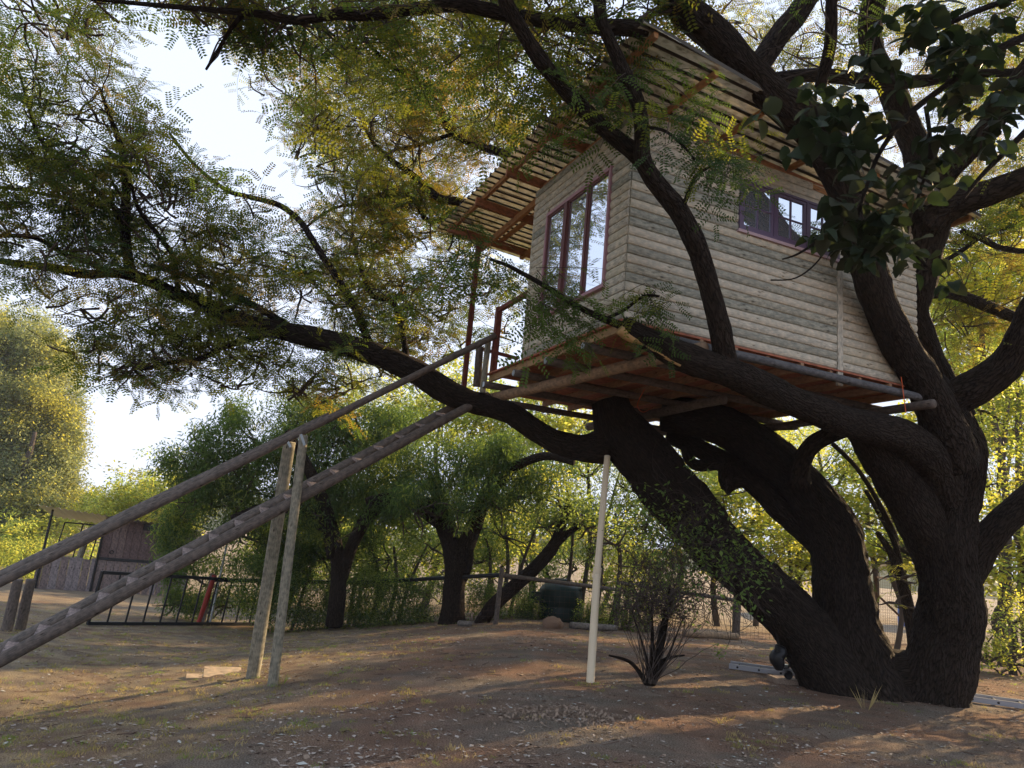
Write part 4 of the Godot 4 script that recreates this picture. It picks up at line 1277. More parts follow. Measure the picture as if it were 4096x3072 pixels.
func build_creeper() -> void:
	var t := thing("creeper", "leafy green creeper sprawling over the left leaning stem of the big tree", "creeper", Vector3(2.718, 1.464, -10.138))
	var c := Crown.new(2)
	var pre := [spray_mesh(71, 13, Vector3(.3, .3, .3), .085, .040, .35, M.creeper[0]), spray_mesh(72, 11, Vector3(.32, .28, .32), .095, .045, .35, M.creeper[1])]
	var spots := [Vector3(2.582, 2.173, -10.196), Vector3(2.28, 2.334, -10.264), Vector3(2.915, 1.958, -10.036), Vector3(3.147, 1.742, -9.979), Vector3(2.701, 1.641, -10.102), Vector3(2.964, 1.435, -9.94), Vector3(2.474, 1.739, -10.183), Vector3(3.231, 1.406, -9.844), Vector3(2.263, 1.842, -10.366), Vector3(2.089, 1.451, -10.651), Vector3(2.263, 1.166, -10.506), Vector3(2.528, 1.923, -9.941), Vector3(1.947, 2.006, -10.741), Vector3(2.158, 2.083, -10.521), Vector3(2.803, 1.246, -9.979), Vector3(2.08, 1.763, -10.689), Vector3(2.608, 1.335, -10.165), Vector3(2.433, 1.366, -10.465), Vector3(3.362, 1.646, -9.896)]
	for p in spots:
		for k in rng.randi_range(3, 9):
			var q: Vector3 = p + Vector3(rng.randfn(), rng.randfn(), rng.randfn()) * .21
			c.sets[rng.randi() % 2].append(Transform3D(Basis(Vector3.UP, rng.randf() * TAU).scaled(Vector3.ONE * rng.randf_range(.7, 1.1)), q))
		for k in 24:
			var pts := []
			var q: Vector3 = p + Vector3(rng.randfn(), rng.randfn(), rng.randfn()) * .12
			var d := Vector3(rng.randf_range(-1, 1), rng.randf_range(-.9, .6), rng.randf_range(-1, 1))
			for j in 7:
				pts.append(v4(q, .004))
				q += d.normalized() * .11
				d += Vector3(rng.randf_range(-.7, .7), rng.randf_range(-.7, .5), rng.randf_range(-.7, .7))
			tube(c.wood, pts, 3, 2, 0, 0, .2, false)
	for k in 2:
		var o := copies("leaves", pre[k], c.sets[k], t)
		o.transform = t.transform.affine_inverse()
	var v := part("stem", c.wood.mesh(true), M.twig, t)
	v.set_meta("kind", "stuff")

func build_big_leaves() -> void:
	# broad scalloped leaves that hang in from the right, nearer than the tree
	var t := thing("broad_leaved_branch", "branch of broad dark scalloped leaves hanging before the end of the house", "branch", Vector3(2.329, 4.201, -4.976))
	var leafs: Array = []
	for k in 4:
		var mb := MB.new()
		var ln: float = [.125, .11, .14, .10][k]
		var n := 9
		for a in n + 1:
			var f := float(a) / n
			var w := ln * .36 * pow(sin(PI * pow(f, .75) * .97 + .02), .75) * (1.0 + .07 * (1 if a % 2 else -1))
			var y := -.34 * ln * f * f * (1.5 if k % 2 else .5)
			mb.add(Vector3(f * ln, y + w * .30, w)); mb.add(Vector3(f * ln, y, 0)); mb.add(Vector3(f * ln, y + w * .30, -w))
			if a:
				var m := a * 3
				mb.tri(m - 3, m, m + 1); mb.tri(m - 3, m + 1, m - 2); mb.tri(m - 2, m + 1, m + 2); mb.tri(m - 2, m + 2, m - 1)
		leafs.append(mb.mesh(true))
	var stems := MB.new()
	var lines: Array = [
		[Vector4(3.634, 5.586, -4.791, 0.034), Vector4(3.25, 5.354, -4.788, 0.028), Vector4(2.912, 5.065, -4.797, 0.023), Vector4(2.613, 4.783, -4.804, 0.02), Vector4(2.418, 4.483, -4.815, 0.016), Vector4(2.322, 4.197, -4.824, 0.013), Vector4(2.257, 3.949, -4.824, 0.01)],
		[Vector4(3.478, 5.765, -4.652, 0.026), Vector4(3.057, 5.552, -4.628, 0.023), Vector4(2.741, 5.351, -4.602, 0.016), Vector4(2.493, 5.191, -4.567, 0.011)],
		[Vector4(2.591, 4.722, -4.766, 0.016), Vector4(2.398, 4.564, -4.773, 0.015), Vector4(2.203, 4.439, -4.773, 0.013), Vector4(1.987, 4.564, -4.722, 0.01), Vector4(1.9, 4.7, -4.668, 0.008)],
		[Vector4(2.374, 4.256, -4.862, 0.013), Vector4(2.203, 4.091, -4.845, 0.011), Vector4(2.073, 3.87, -4.84, 0.01), Vector4(1.877, 3.693, -4.826, 0.008), Vector4(1.739, 3.616, -4.791, 0.005)],
		[Vector4(2.104, 3.873, -4.84, 0.008), Vector4(2.014, 3.665, -4.849, 0.006), Vector4(1.856, 3.515, -4.846, 0.005), Vector4(1.674, 3.472, -4.82, 0.005)],
		[Vector4(3.658, 4.959, -4.921, 0.027), Vector4(3.403, 4.671, -4.913, 0.022), Vector4(3.183, 4.424, -4.896, 0.016), Vector4(3.029, 4.219, -4.87, 0.011)],
		[Vector4(2.763, 4.889, -4.833, 0.015), Vector4(2.815, 4.559, -4.881, 0.013), Vector4(2.75, 4.253, -4.924, 0.011), Vector4(2.682, 3.981, -4.96, 0.01), Vector4(2.771, 3.788, -4.98, 0.008), Vector4(2.95, 3.67, -4.984, 0.005)],
		[Vector4(2.348, 4.19, -4.876, 0.01), Vector4(2.382, 3.988, -4.884, 0.008), Vector4(2.353, 3.783, -4.892, 0.008), Vector4(2.254, 3.636, -4.889, 0.006)]]
	for l in lines:
		tube(stems, l, 6, 5, .05, 0, .2)
	part("stem", stems.mesh(true), M.bark, t)
	var count := 0
	var rest: Array = [[], [], [], []]
	for pass_no in 2:
		for q in WHORLS:
			var shift := Vector3.ZERO if pass_no == 0 else Vector3(rng.randfn() * .16, rng.randfn() * .14, rng.randf_range(-.35, .1))
			for k in int(q[1]):
				var a: float = TAU * k / q[1] + rng.randf_range(-.5, .5)
				var d := Vector3(cos(a), rng.randf_range(-.75, .1), sin(a)).normalized()
				var pose := Transform3D(frame_along(d, rng.randf_range(-.9, .9)).scaled(Vector3.ONE * rng.randf_range(.85, 1.25)), q[0] + shift + d * .02 + Vector3(rng.randfn(), rng.randfn(), rng.randfn()) * .015)
				if count < 285:
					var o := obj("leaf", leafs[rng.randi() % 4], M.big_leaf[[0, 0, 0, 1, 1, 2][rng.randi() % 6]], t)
					o.transform = t.transform.affine_inverse() * pose
				else:
					rest[rng.randi() % 4].append(pose)
				count += 1
	for k in 4:
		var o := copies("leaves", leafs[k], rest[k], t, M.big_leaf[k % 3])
		o.transform = t.transform.affine_inverse()

# ---------------------------------------------------------------- yard, fence and what lies about
func post_thing(called: String, label: String, category: String, a: Vector3, b: Vector3, ra: float, rb: float, m: Material, group := "") -> Node3D:
	var o := thing(called, label, category, a, group)
	part("shaft", pole_mesh(a - Vector3(0, .2, 0), b, ra, rb, .05, 12), m, o)
	return o

func build_yard() -> void:
	# white pole
	var w := thing("white_pole", "cream plastic pole standing upright on the soil beside the twiggy shrub", "pole", Vector3(1.283, -0.001, -9.768))
	part("pipe", pole_mesh(w.position - Vector3(0, .1, 0), Vector3(1.313, 1.309, -10.017), .051, .049, .004, 20), M.pvc, w)
	part("pipe", pole_mesh(Vector3(1.313, 1.309, -10.017), Vector3(1.389, 2.854, -10.31), .044, .042, .004, 20), M.pvc, w)
	part("sleeve", pole_mesh(Vector3(1.308, 1.227, -10.024), Vector3(1.315, 1.368, -10.015), .056, .056, .0, 20), M.pvc, w)
	# twiggy shrub
	var sh := thing("twiggy_shrub", "nearly bare dark twiggy shrub tangled at the top", "shrub", Vector3(2.053, -0.002, -9.931))
	var b := sh.position
	var stems := MB.new()
	for q in [[1362, 1440, 1310, 1428, 20], [1420, 1400, 1440, 1290, 34], [1400, 1400, 1395, 1290, 20], [1425, 1430, 1482, 1418, 20], [1388, 1420, 1352, 1330, 14], [1415, 1380, 1425, 1270, 22], [1436, 1420, 1470, 1330, 14], [1405, 1410, 1380, 1280, 12]]:
		tube(stems, [v4(b + Vector3(0, -.05, 0), .035), v4(on_px(q[0], q[1], 9.45), q[4] * .0011), v4(on_px(q[2], q[3], 9.5 + rng.randf_range(-.2, .2)), q[4] * .0005)], 7, 6, .12, .002)
	part("stem", stems.mesh(true), M.bark, sh)
	var bits := MB.new()
	for k in 330:
		var low := k % 9 == 0
		var p := b + Vector3(rng.randfn() * .05, .04, rng.randfn() * .05)
		var d := Vector3(rng.randfn() * .45, 1.0, rng.randfn() * .35).normalized()
		var r0 := .007
		var step := .13
		var curl := .16
		if not low:
			r0 = .0045
			if k % 3 == 0:      # thin upright shoots above
				p = b + Vector3(rng.randfn() * .26 + .08, rng.randf_range(.8, 1.15), rng.randfn() * .22)
				d = Vector3(rng.randfn() * .45, 1.0, rng.randfn() * .35).normalized()
				step = .11
				curl = .22
			else:               # the tangle
				p = b + Vector3(rng.randfn() * .20 + .03, rng.randfn() * .10 + .98, rng.randfn() * .2)
				d = Vector3(rng.randfn(), rng.randfn() * .35, rng.randfn()).normalized()
				step = .08
				curl = .55
		var pts := []
		for j in 9:
			pts.append(v4(p, r0 * (1.0 - .08 * j)))
			p += d * step
			d = (d + Vector3(rng.randfn(), rng.randfn() * .7, rng.randfn()) * curl).normalized()
		tube(bits, pts, 4, 2, 0, 0, .2, false)
	var bo := part("twigs", bits.mesh(true), M.twig, sh)
	bo.set_meta("kind", "stuff")
	var cs := Crown.new(1)
	for k in 90:
		cs.sets[0].append(Transform3D(Basis(Vector3.UP, rng.randf() * TAU), b + Vector3(rng.randfn() * .32, rng.randf_range(.9, 2.2), rng.randfn() * .3)))
	var lf := copies("leaves", spray_mesh(88, 12, Vector3(.2, .2, .2), .04, .016, .1, M.leaf[1]), cs.sets[0], sh)
	lf.transform = sh.transform.affine_inverse()
	# lit plank on the ground
	var pl := thing("sawn_plank", "pale sawn plank offcut lying in a patch of sun near the stair posts", "plank", Vector3(-3.776, -0.614, -11.426), "", .35)
	var mb := MB.new()
	mb.box(Vector3(-.20, -.05, -.17), Vector3(.30, .035, .17))
	obj("board", mb.mesh(), M.cut_board, pl).rotation.x = .28
	var mb2 := MB.new()
	mb2.box(Vector3(-.42, -.05, .05), Vector3(-.205, .03, .17))
	obj("board", mb2.mesh(), M.cut_board, pl).rotation.x = .28
	# flat paver with the lamp
	var pv := thing("paver", "flat square tan paver at the left foot of the big tree", "paver", Vector3(4.198, 0, -11.156), "", .1)
	box_obj("slab", Vector3(-.19, -.01, -.17), Vector3(.19, .075, .17), M.paver, pv)
	var lp := thing("floodlight", "small black floodlight with round face turned to the yard, on the paver by the tree", "lamp", Vector3(4.128, 0, -11.054) + Vector3(0, .075, 0), "", .15)
	var hd := MB.new()
	lathe(hd, Vector3.ZERO, [Vector2(0, -.04), Vector2(.035, -.04), Vector2(.055, 0.0), Vector2(.06, .04), Vector2(.055, .045), Vector2(.045, .04), Vector2(0, .038)], 24)
	var ho := obj("head", hd.mesh(true), M.black, lp)
	ho.rotation.x = PI / 2
	ho.position = Vector3(.02, .065, .07)
	var body := MB.new()
	body.box(Vector3(-.055, .09, -.08), Vector3(.075, .185, .03))
	body.box(Vector3(-.08, .16, -.05), Vector3(-.055, .19, .02))
	obj("housing", body.mesh(), M.silver, lp)
	var hz := thing("hoist_block", "black pulley block hanging by a strap from the left leaning stem", "pulley", Vector3(3.958, 0.394, -10.768), "")
	var hb := MB.new()
	tube(hb, [v4(Vector3(0, -.17, 0), .05), v4(Vector3(-.01, -.10, .01), .085), v4(Vector3(-.03, -.02, 0), .10), v4(Vector3(.02, .06, .01), .085), v4(Vector3(0, .12, 0), .06), v4(Vector3(0, .15, 0), .045)], 14, 4, .12, 0)
	obj("block", hb.mesh(true), M.black, hz)
	beam_obj("strap", Vector3(0, .14, 0), Vector3(-.10, .48, .02), .045, .006, M.black, hz)
	var hk := MB.new()
	tube(hk, [v4(Vector3(.08, -.03, .02), .012), v4(Vector3(.13, -.07, .02), .012), v4(Vector3(.12, -.13, .02), .012), v4(Vector3(.06, -.15, .02), .012)], 7, 4)
	obj("hook", hk.mesh(true), M.black, hz)
	# aluminium ladder lying behind the tree
	var la := Vector3(3.797, -0.005, -12.393) + Vector3(0, .05, 0)
	var lb := Vector3(7.852, -0.001, -10.871) + Vector3(0, .05, 0)
	var ld := thing("ladder", "aluminium ladder lying on the ground behind the big tree", "ladder", la)
	var off := (lb - la).normalized().cross(Vector3.UP) * .36
	for k in 2:
		var m := MB.new()
		m.beam(la + off * k, lb + off * k, .03, .07)
		part("rail", m.mesh(), M.alu, ld)
	var n := int((lb - la).length() / .30)
	for k in n:
		var c := la + (lb - la) * ((k + .4) / n)
		part("rung", pole_mesh(c - off * .05, c + off * 1.05, .017, .017, 0.0, 8), M.steel_dark, ld)
	# stone, logs
	var st := thing("stone", "reddish rough stone lying in front of the green tank", "stone", Vector3(1.405, -0.218, -17.686))
	var sm := MB.new()
	lathe(sm, Vector3.ZERO, [Vector2(.20, -.05), Vector2(.25, .05), Vector2(.23, .14), Vector2(.14, .21), Vector2(.0, .22)], 18)
	for k in sm.v.size():
		sm.v[k] *= 1.0 + .45 * noise.get_noise_3dv(sm.v[k] * 40.0 + Vector3(7, 0, 0))
	obj("body", sm.mesh(true), M.stone, st)
	for q in [[Vector3(1.842, -0.236, -18.109), Vector3(2.971, -0.26, -18.645), .085, "weathered log lying on the soil right of the reddish stone"], [Vector3(4.665, -0.272, -18.923), Vector3(6.149, -0.303, -19.603), .10, "pale round log lying at the edge of the yard behind the shrub"], [Vector3(-0.71, -0.421, -18.331), Vector3(-0.401, -0.363, -17.941), .07, "short pale log offcut lying below the dark fork tree"]]:
		var o := thing("log", q[3], "log", q[0])
		part("trunk", pole_mesh(q[0] + Vector3(0, q[2] * .8, 0), q[1] + Vector3(0, q[2] * .8, 0), q[2], q[2] * .9, .06, 12), M.log_peeled if q[2] > .09 else M.log_grey, o)
	# long low gate of dark steel bars
	var g0 := Vector3(-8.855, -1.054, -17.614)
	var g1 := Vector3(-6.126, -1.224, -21.428)
	var gt := thing("steel_gate", "long low gate of thin dark steel bars at the left of the yard", "gate", g0)
	var h := Vector3(0, 1.16, 0)
	var lean := Vector3(.10, 0, 0)
	for q in [[g0 + Vector3(0, .05, 0), g1 + Vector3(0, .05, 0)], [g0 + h + lean, g1 + h + lean], [g0 + Vector3(0, .03, 0), g0 + h + lean + Vector3(0, .03, 0)], [g1, g1 + h + lean]]:
		var m := MB.new()
		m.beam(q[0], q[1], .05, .075, Vector3(0, 0, 1) if absf(q[1].y - q[0].y) > .9 else Vector3.UP)
		part("frame", m.mesh(), M.steel_dark, gt)
	for k in range(1, 11):
		var p := g0.lerp(g1, k / 11.0)
		part("bar", pole_mesh(p + Vector3(0, .06, 0), p + h + lean, .022, .022, 0.0, 6), M.steel_dark, gt)
	# fence: posts with a dark top rail and wire netting
	var posts: Array = [Vector3(-7.274, -1.168, -20.181), Vector3(-3.84, -1.012, -21.527), Vector3(0.12, -0.306, -18.123), Vector3(3.093, -0.295, -19.428), Vector3(6.278, -0.328, -20.17), Vector3(10.896, -0.427, -22.396)]
	var said := ["grey round fence post with a collar behind the steel gate", "fence post of two grey poles left of the dark fork tree", "thin dark fence post right of the dark fork tree", "dark fence post behind the cream pole", "dark brown square fence post left of the big tree's foot", "dark fence post seen between the big tree's stems"]
	for k in posts.size():
		var p: Vector3 = posts[k]
		var o := post_thing("fence_post", said[k], "fence post", p, p + Vector3(.04, 1.28 if k < 4 else 1.15, 0), .06 if k != 4 else .10, .055 if k != 4 else .10, M.log_grey if k == 0 or k == 1 else M.log_dark, "posts of the yard fence")
		if k == 1:
			part("brace", pole_mesh(p + Vector3(.16, -.1, 0), p + Vector3(.26, 1.42, 0), .06, .055), M.log_green, o)
	var red := post_thing("red_post", "leaning red pole behind the steel gate", "post", Vector3(-7.412, -1.168, -20.17), Vector3(-7.412, -1.168, -20.17) + Vector3(.28, 1.25, .1), .06, .06, M.red_post)
	var thin := post_thing("pale_pole", "tall thin pale pole standing behind the red leaning pole", "pole", Vector3(-7.203, -1.181, -20.469), Vector3(-7.203, -1.181, -20.469) + Vector3(.12, 2.05, 0), .03, .028, M.galv)
	var fe := thing("wire_fence", "wire netting fence with a dark top rail along the back of the yard", "fence", posts[0])
	for k in posts.size() - 1:
		var a: Vector3 = posts[k]
		var e: Vector3 = posts[k + 1]
		part("top_rail", pole_mesh(a + Vector3(.04, 1.12, 0), e + Vector3(.04, 1.12 if k < 2 else .95, 0), .05, .05, .04, 8), M.steel_dark if k < 2 else M.log_dark, fe)
		var net := MB.new()
		for j in 9:
			var y := .06 + j * .13
			net.beam(a + Vector3(0, y, 0), e + Vector3(0, y, 0), .004, .004)
		var m := int(a.distance_to(e) / .13)
		for j in m:
			var p := a.lerp(e, float(j) / m)
			net.beam(p + Vector3(0, .03, 0), p + Vector3(0, 1.08, 0), .004, .004, Vector3(0, 0, 1))
		var o := part("netting", net.mesh(), M.steel_rust, fe)
		o.set_meta("kind", "stuff")
	# green water tank
	var tk := thing("water_tank", "dark green plastic water tank with a domed top beyond the fence", "water tank", Vector3(1.872, -0.375, -21.242) )
	var tm := MB.new()
	lathe(tm, Vector3.ZERO, [Vector2(.60, 0), Vector2(.62, .04), Vector2(.62, .36), Vector2(.605, .39), Vector2(.62, .42), Vector2(.62, .78), Vector2(.60, .83), Vector2(.54, .90), Vector2(.40, .99), Vector2(.24, 1.03)], 36)
	obj("body", tm.mesh(true), M.tank, tk)
	var lid := MB.new()
	lathe(lid, Vector3.ZERO, [Vector2(.26, 1.01), Vector2(.26, 1.07), Vector2(.22, 1.10), Vector2(0, 1.11)], 28)
	obj("lid", lid.mesh(true), M.tank, tk)
	var arm := MB.new()
	arm.beam(Vector3(-.85, .56, .1), Vector3(-.55, .56, .1), .25, .3)
	obj("outlet_box", arm.mesh(), M.tank, tk)
	build_shed()
	# mesh door with its frame, seen between the stems
	var d0 := Vector3(11.24, -0.449, -22.881)
	var d1 := Vector3(13.409, -0.545, -25.035)
	var dr := thing("mesh_gate", "tall wire mesh gate in a grey frame seen between the big tree's stems", "gate", d0)
	for q in [[d0, d0 + Vector3(0, 2.0, 0)], [d1, d1 + Vector3(0, 2.0, 0)], [d0 + Vector3(0, 1.98, 0), d1 + Vector3(0, 1.98, 0)], [d0 + Vector3(0, .06, 0), d1 + Vector3(0, .06, 0)], [d0 + Vector3(0, 1.5, 0), d1 + Vector3(0, .62, 0)]]:
		var m := MB.new()
		m.beam(q[0], q[1], .05, .05, Vector3(0, 0, 1))
		part("frame", m.mesh(), M.steel_rust, dr)
	var wm := MB.new()
	for j in 24:
		wm.beam(d0 + Vector3(0, .1 + j * .08, 0), d1 + Vector3(0, .1 + j * .08, 0), .004, .004)
	for j in 16:
		var p := d0.lerp(d1, j / 16.0)
		wm.beam(p + Vector3(0, .08, 0), p + Vector3(0, 1.96, 0), .004, .004, Vector3(0, 0, 1))
	var wo := part("netting", wm.mesh(), M.steel_rust, dr)
	wo.set_meta("kind", "stuff")
	# pale awning on posts and a blue bin far behind it
	var aw := thing("awning", "pale shade awning on thin posts far behind the mesh gate", "awning", on_ground(21.0, -40.0), "")
	obj("cloth", awning_mesh(), M.white_wall, aw)
	for x in [-2.6, .2, 2.8]:
		obj("post", pole_mesh(Vector3(x, -.2, 0), Vector3(x, 3.25, 0), .06, .05), M.log_grey, aw)
	var bn := thing("blue_drum", "blue drum standing far away behind the mesh gate", "drum", on_ground(20.2, -38.0))
	var bm := MB.new()
	lathe(bm, Vector3.ZERO, [Vector2(.42, 0), Vector2(.44, .4), Vector2(.42, .45), Vector2(.44, .5), Vector2(.42, .95), Vector2(0, .96)], 20)
	obj("body", bm.mesh(true), M.blue, bn)
	for q in [[Vector3(3.749, -0.017, -12.804), .28, 10, "small green weed on bare soil left of the lying ladder"], [Vector3(2.758, -0.001, -11.545), .14, 6, "tiny green weed on the soil right of the twiggy shrub"], [Vector3(4.573, -0.002, -9.584), .34, 14, "dry straw-coloured grass clump before the big tree's foot"], [Vector3(-2.585, -0.441, -10.288), .16, 12, "green grass clump at the foot of the front stair post"]]:
		weed(q[0], q[1], q[2], q[3])
	build_litter()

func on_px(_u, _v, _d) -> Vector3:
	return shrub_frame(_u, _v, _d)

# shrub stems are laid out on the upright plane that faces the yard, one unit of 172 to the metre
func shrub_frame(u: float, v: float, d: float) -> Vector3:
	var b := Vector3(2.053, -0.002, -9.931)
	return b + Vector3((u - 1405.0) / 172.0 + (1482.0 - v) * .0003, (1482.0 - v) / 172.0, 9.45 - d)

func weed(at: Vector3, h: float, blades: int, label: String) -> void:
	var o := thing("weed", label, "weed", at)
	var mb := MB.new()
	for k in blades:
		var a := rng.randf() * TAU
		var d := Vector3(cos(a) * rng.randf_range(.2, .8), 1.0, sin(a) * rng.randf_range(.2, .8)).normalized()
		var hh := h * rng.randf_range(.6, 1.1)
		if "straw" in label or "grass" in label:
			kite(mb, Vector3(cos(a), 0, sin(a)) * .03, d, Vector3(-sin(a), .2, cos(a)), hh, .012)
		else:
			for j in 5:
				kite(mb, d * hh * (.3 + .15 * j), Vector3(cos(a + j * 2.1), .35, sin(a + j * 2.1)).normalized(), Vector3.UP, hh * .35, hh * .13)
	obj("blades", mb.mesh(), M.grass[2] if "straw" in label else M.grass[1], o)

func awning_mesh() -> ArrayMesh:
	var mb := MB.new()
	var p: Array[Vector3] = []
	for k in 8:
		p.append(Vector3(3.2 if k & 1 else -3.2, (3.3 if k & 2 else 2.6) + (.35 if k & 4 else 0.0), 1.6 if k & 4 else -1.6))
	mb.hexa(p)
	return mb.mesh()

func build_shed() -> void:
	# old plank shed with a lean-to roof, at the left beyond the gate
	var at := Vector3(-14.794, -1.501, -28.266)
	var t := thing("plank_shed", "old shed of upright grey brown planks under a corrugated lean-to roof", "shed", at, "", .32)
	var low := Node3D.new(); low.name = "wall"; t.add_child(low, true)
	var x := -1.45
	while x < 3.4:
		var w := rng.randf_range(.2, .3)
		box_obj("plank", Vector3(x, rng.randf_range(-.1, .0), rng.randf_range(-.01, .012)), Vector3(x + w - .012, 1.12 + rng.randf_range(-.02, .03), .035), M.plank_old[2 + rng.randi() % 2], low, 1)
		x += w
	box_obj("rail", Vector3(.42, 1.12, -.02), Vector3(3.4, 1.22, .05), M.steel_dark, t)
	var up := Node3D.new(); up.name = "wall"; t.add_child(up, true)
	x = .48
	while x < 3.4:
		var w := rng.randf_range(.2, .3)
		if x + w * .5 > 1.75 and x + w * .5 < 2.25:
			box_obj("plank", Vector3(x, 1.225, .0), Vector3(x + w - .01, 2.28, .03), M.plank_old[rng.randi() % 2], up, 1)
		else:
			box_obj("plank", Vector3(x, 1.225, rng.randf_range(-.01, .01)), Vector3(x + w - .01, 2.62 - .05 * (x - .4), .035), M.plank_old[rng.randi() % 3], up, 1)
		x += w
	box_obj("opening", Vector3(1.7, 2.28, -.06), Vector3(2.3, 2.55, -.03), M.black, t)
	box_obj("wall", Vector3(.45, .0, -2.2), Vector3(.5, 2.6, -.02), M.plank_old[1], t, 1)
	box_obj("wall", Vector3(.45, .0, -2.25), Vector3(3.4, 2.3, -2.2), M.plank_old[1], t, 1)
	for q in [[-1.35, 2.75], [.40, 2.55]]:
		obj("post", pole_mesh(Vector3(q[0], -.2, .08), Vector3(q[0] + .06, q[1], .08), .045, .04), M.steel_dark, t)
	# corrugated roof
	var mb := MB.new()
	var n := 90
	for k in n + 1:
		var xx := lerpf(-1.75, 3.7, float(k) / n)
		var y := 2.88 - .075 * (xx + 1.75) + .03 * sin(xx * TAU / .22)
		mb.add(Vector3(xx, y, .55), Vector2(xx, 0)); mb.add(Vector3(xx, y - .42, -2.5), Vector2(xx, 3))
		if k:
			var m := k * 2
			mb.tri(m - 2, m - 1, m); mb.tri(m - 1, m + 1, m)
	obj("roof_sheet", mb.mesh(true), M.tin, t)
	var tr := MB.new()
	lathe(tr, Vector3(0, 0, 0), [Vector2(.07, 0), Vector2(.075, .02), Vector2(.055, .03), Vector2(.045, .02), Vector2(.05, 0)], 16)
	var ring := obj("ring", tr.mesh(true), M.black, t)
	ring.position = Vector3(.85, 1.42, .04)
	ring.rotation.x = PI / 2
	var gp := thing("grey_gate_post", "leaning grey post standing left of the plank shed", "post", Vector3(-15.64, -1.501, -29.185))
	part("shaft", pole_mesh(gp.position - Vector3(0, .2, 0), gp.position + Vector3(.32, 2.0, 0), .12, .11), M.log_green, gp)
	var wf := thing("wire_screen", "rusty wire panel in a thin frame left of the leaning grey post", "panel", Vector3(-16.631, -1.501, -29.41))
	for q in [[Vector3(0, 0, 0), Vector3(.25, 2.3, 0)], [Vector3(1.35, 0, 0), Vector3(1.6, 2.3, 0)], [Vector3(.25, 2.3, 0), Vector3(1.6, 2.3, 0)], [Vector3(0, .1, 0), Vector3(1.35, .1, 0)], [Vector3(.1, 1.0, 0), Vector3(1.45, 1.0, 0)], [Vector3(.7, .1, 0), Vector3(.95, 2.3, 0)]]:
		obj("bar", pole_mesh(q[0], q[1], .025, .025, 0.0, 6), M.steel_dark, wf)

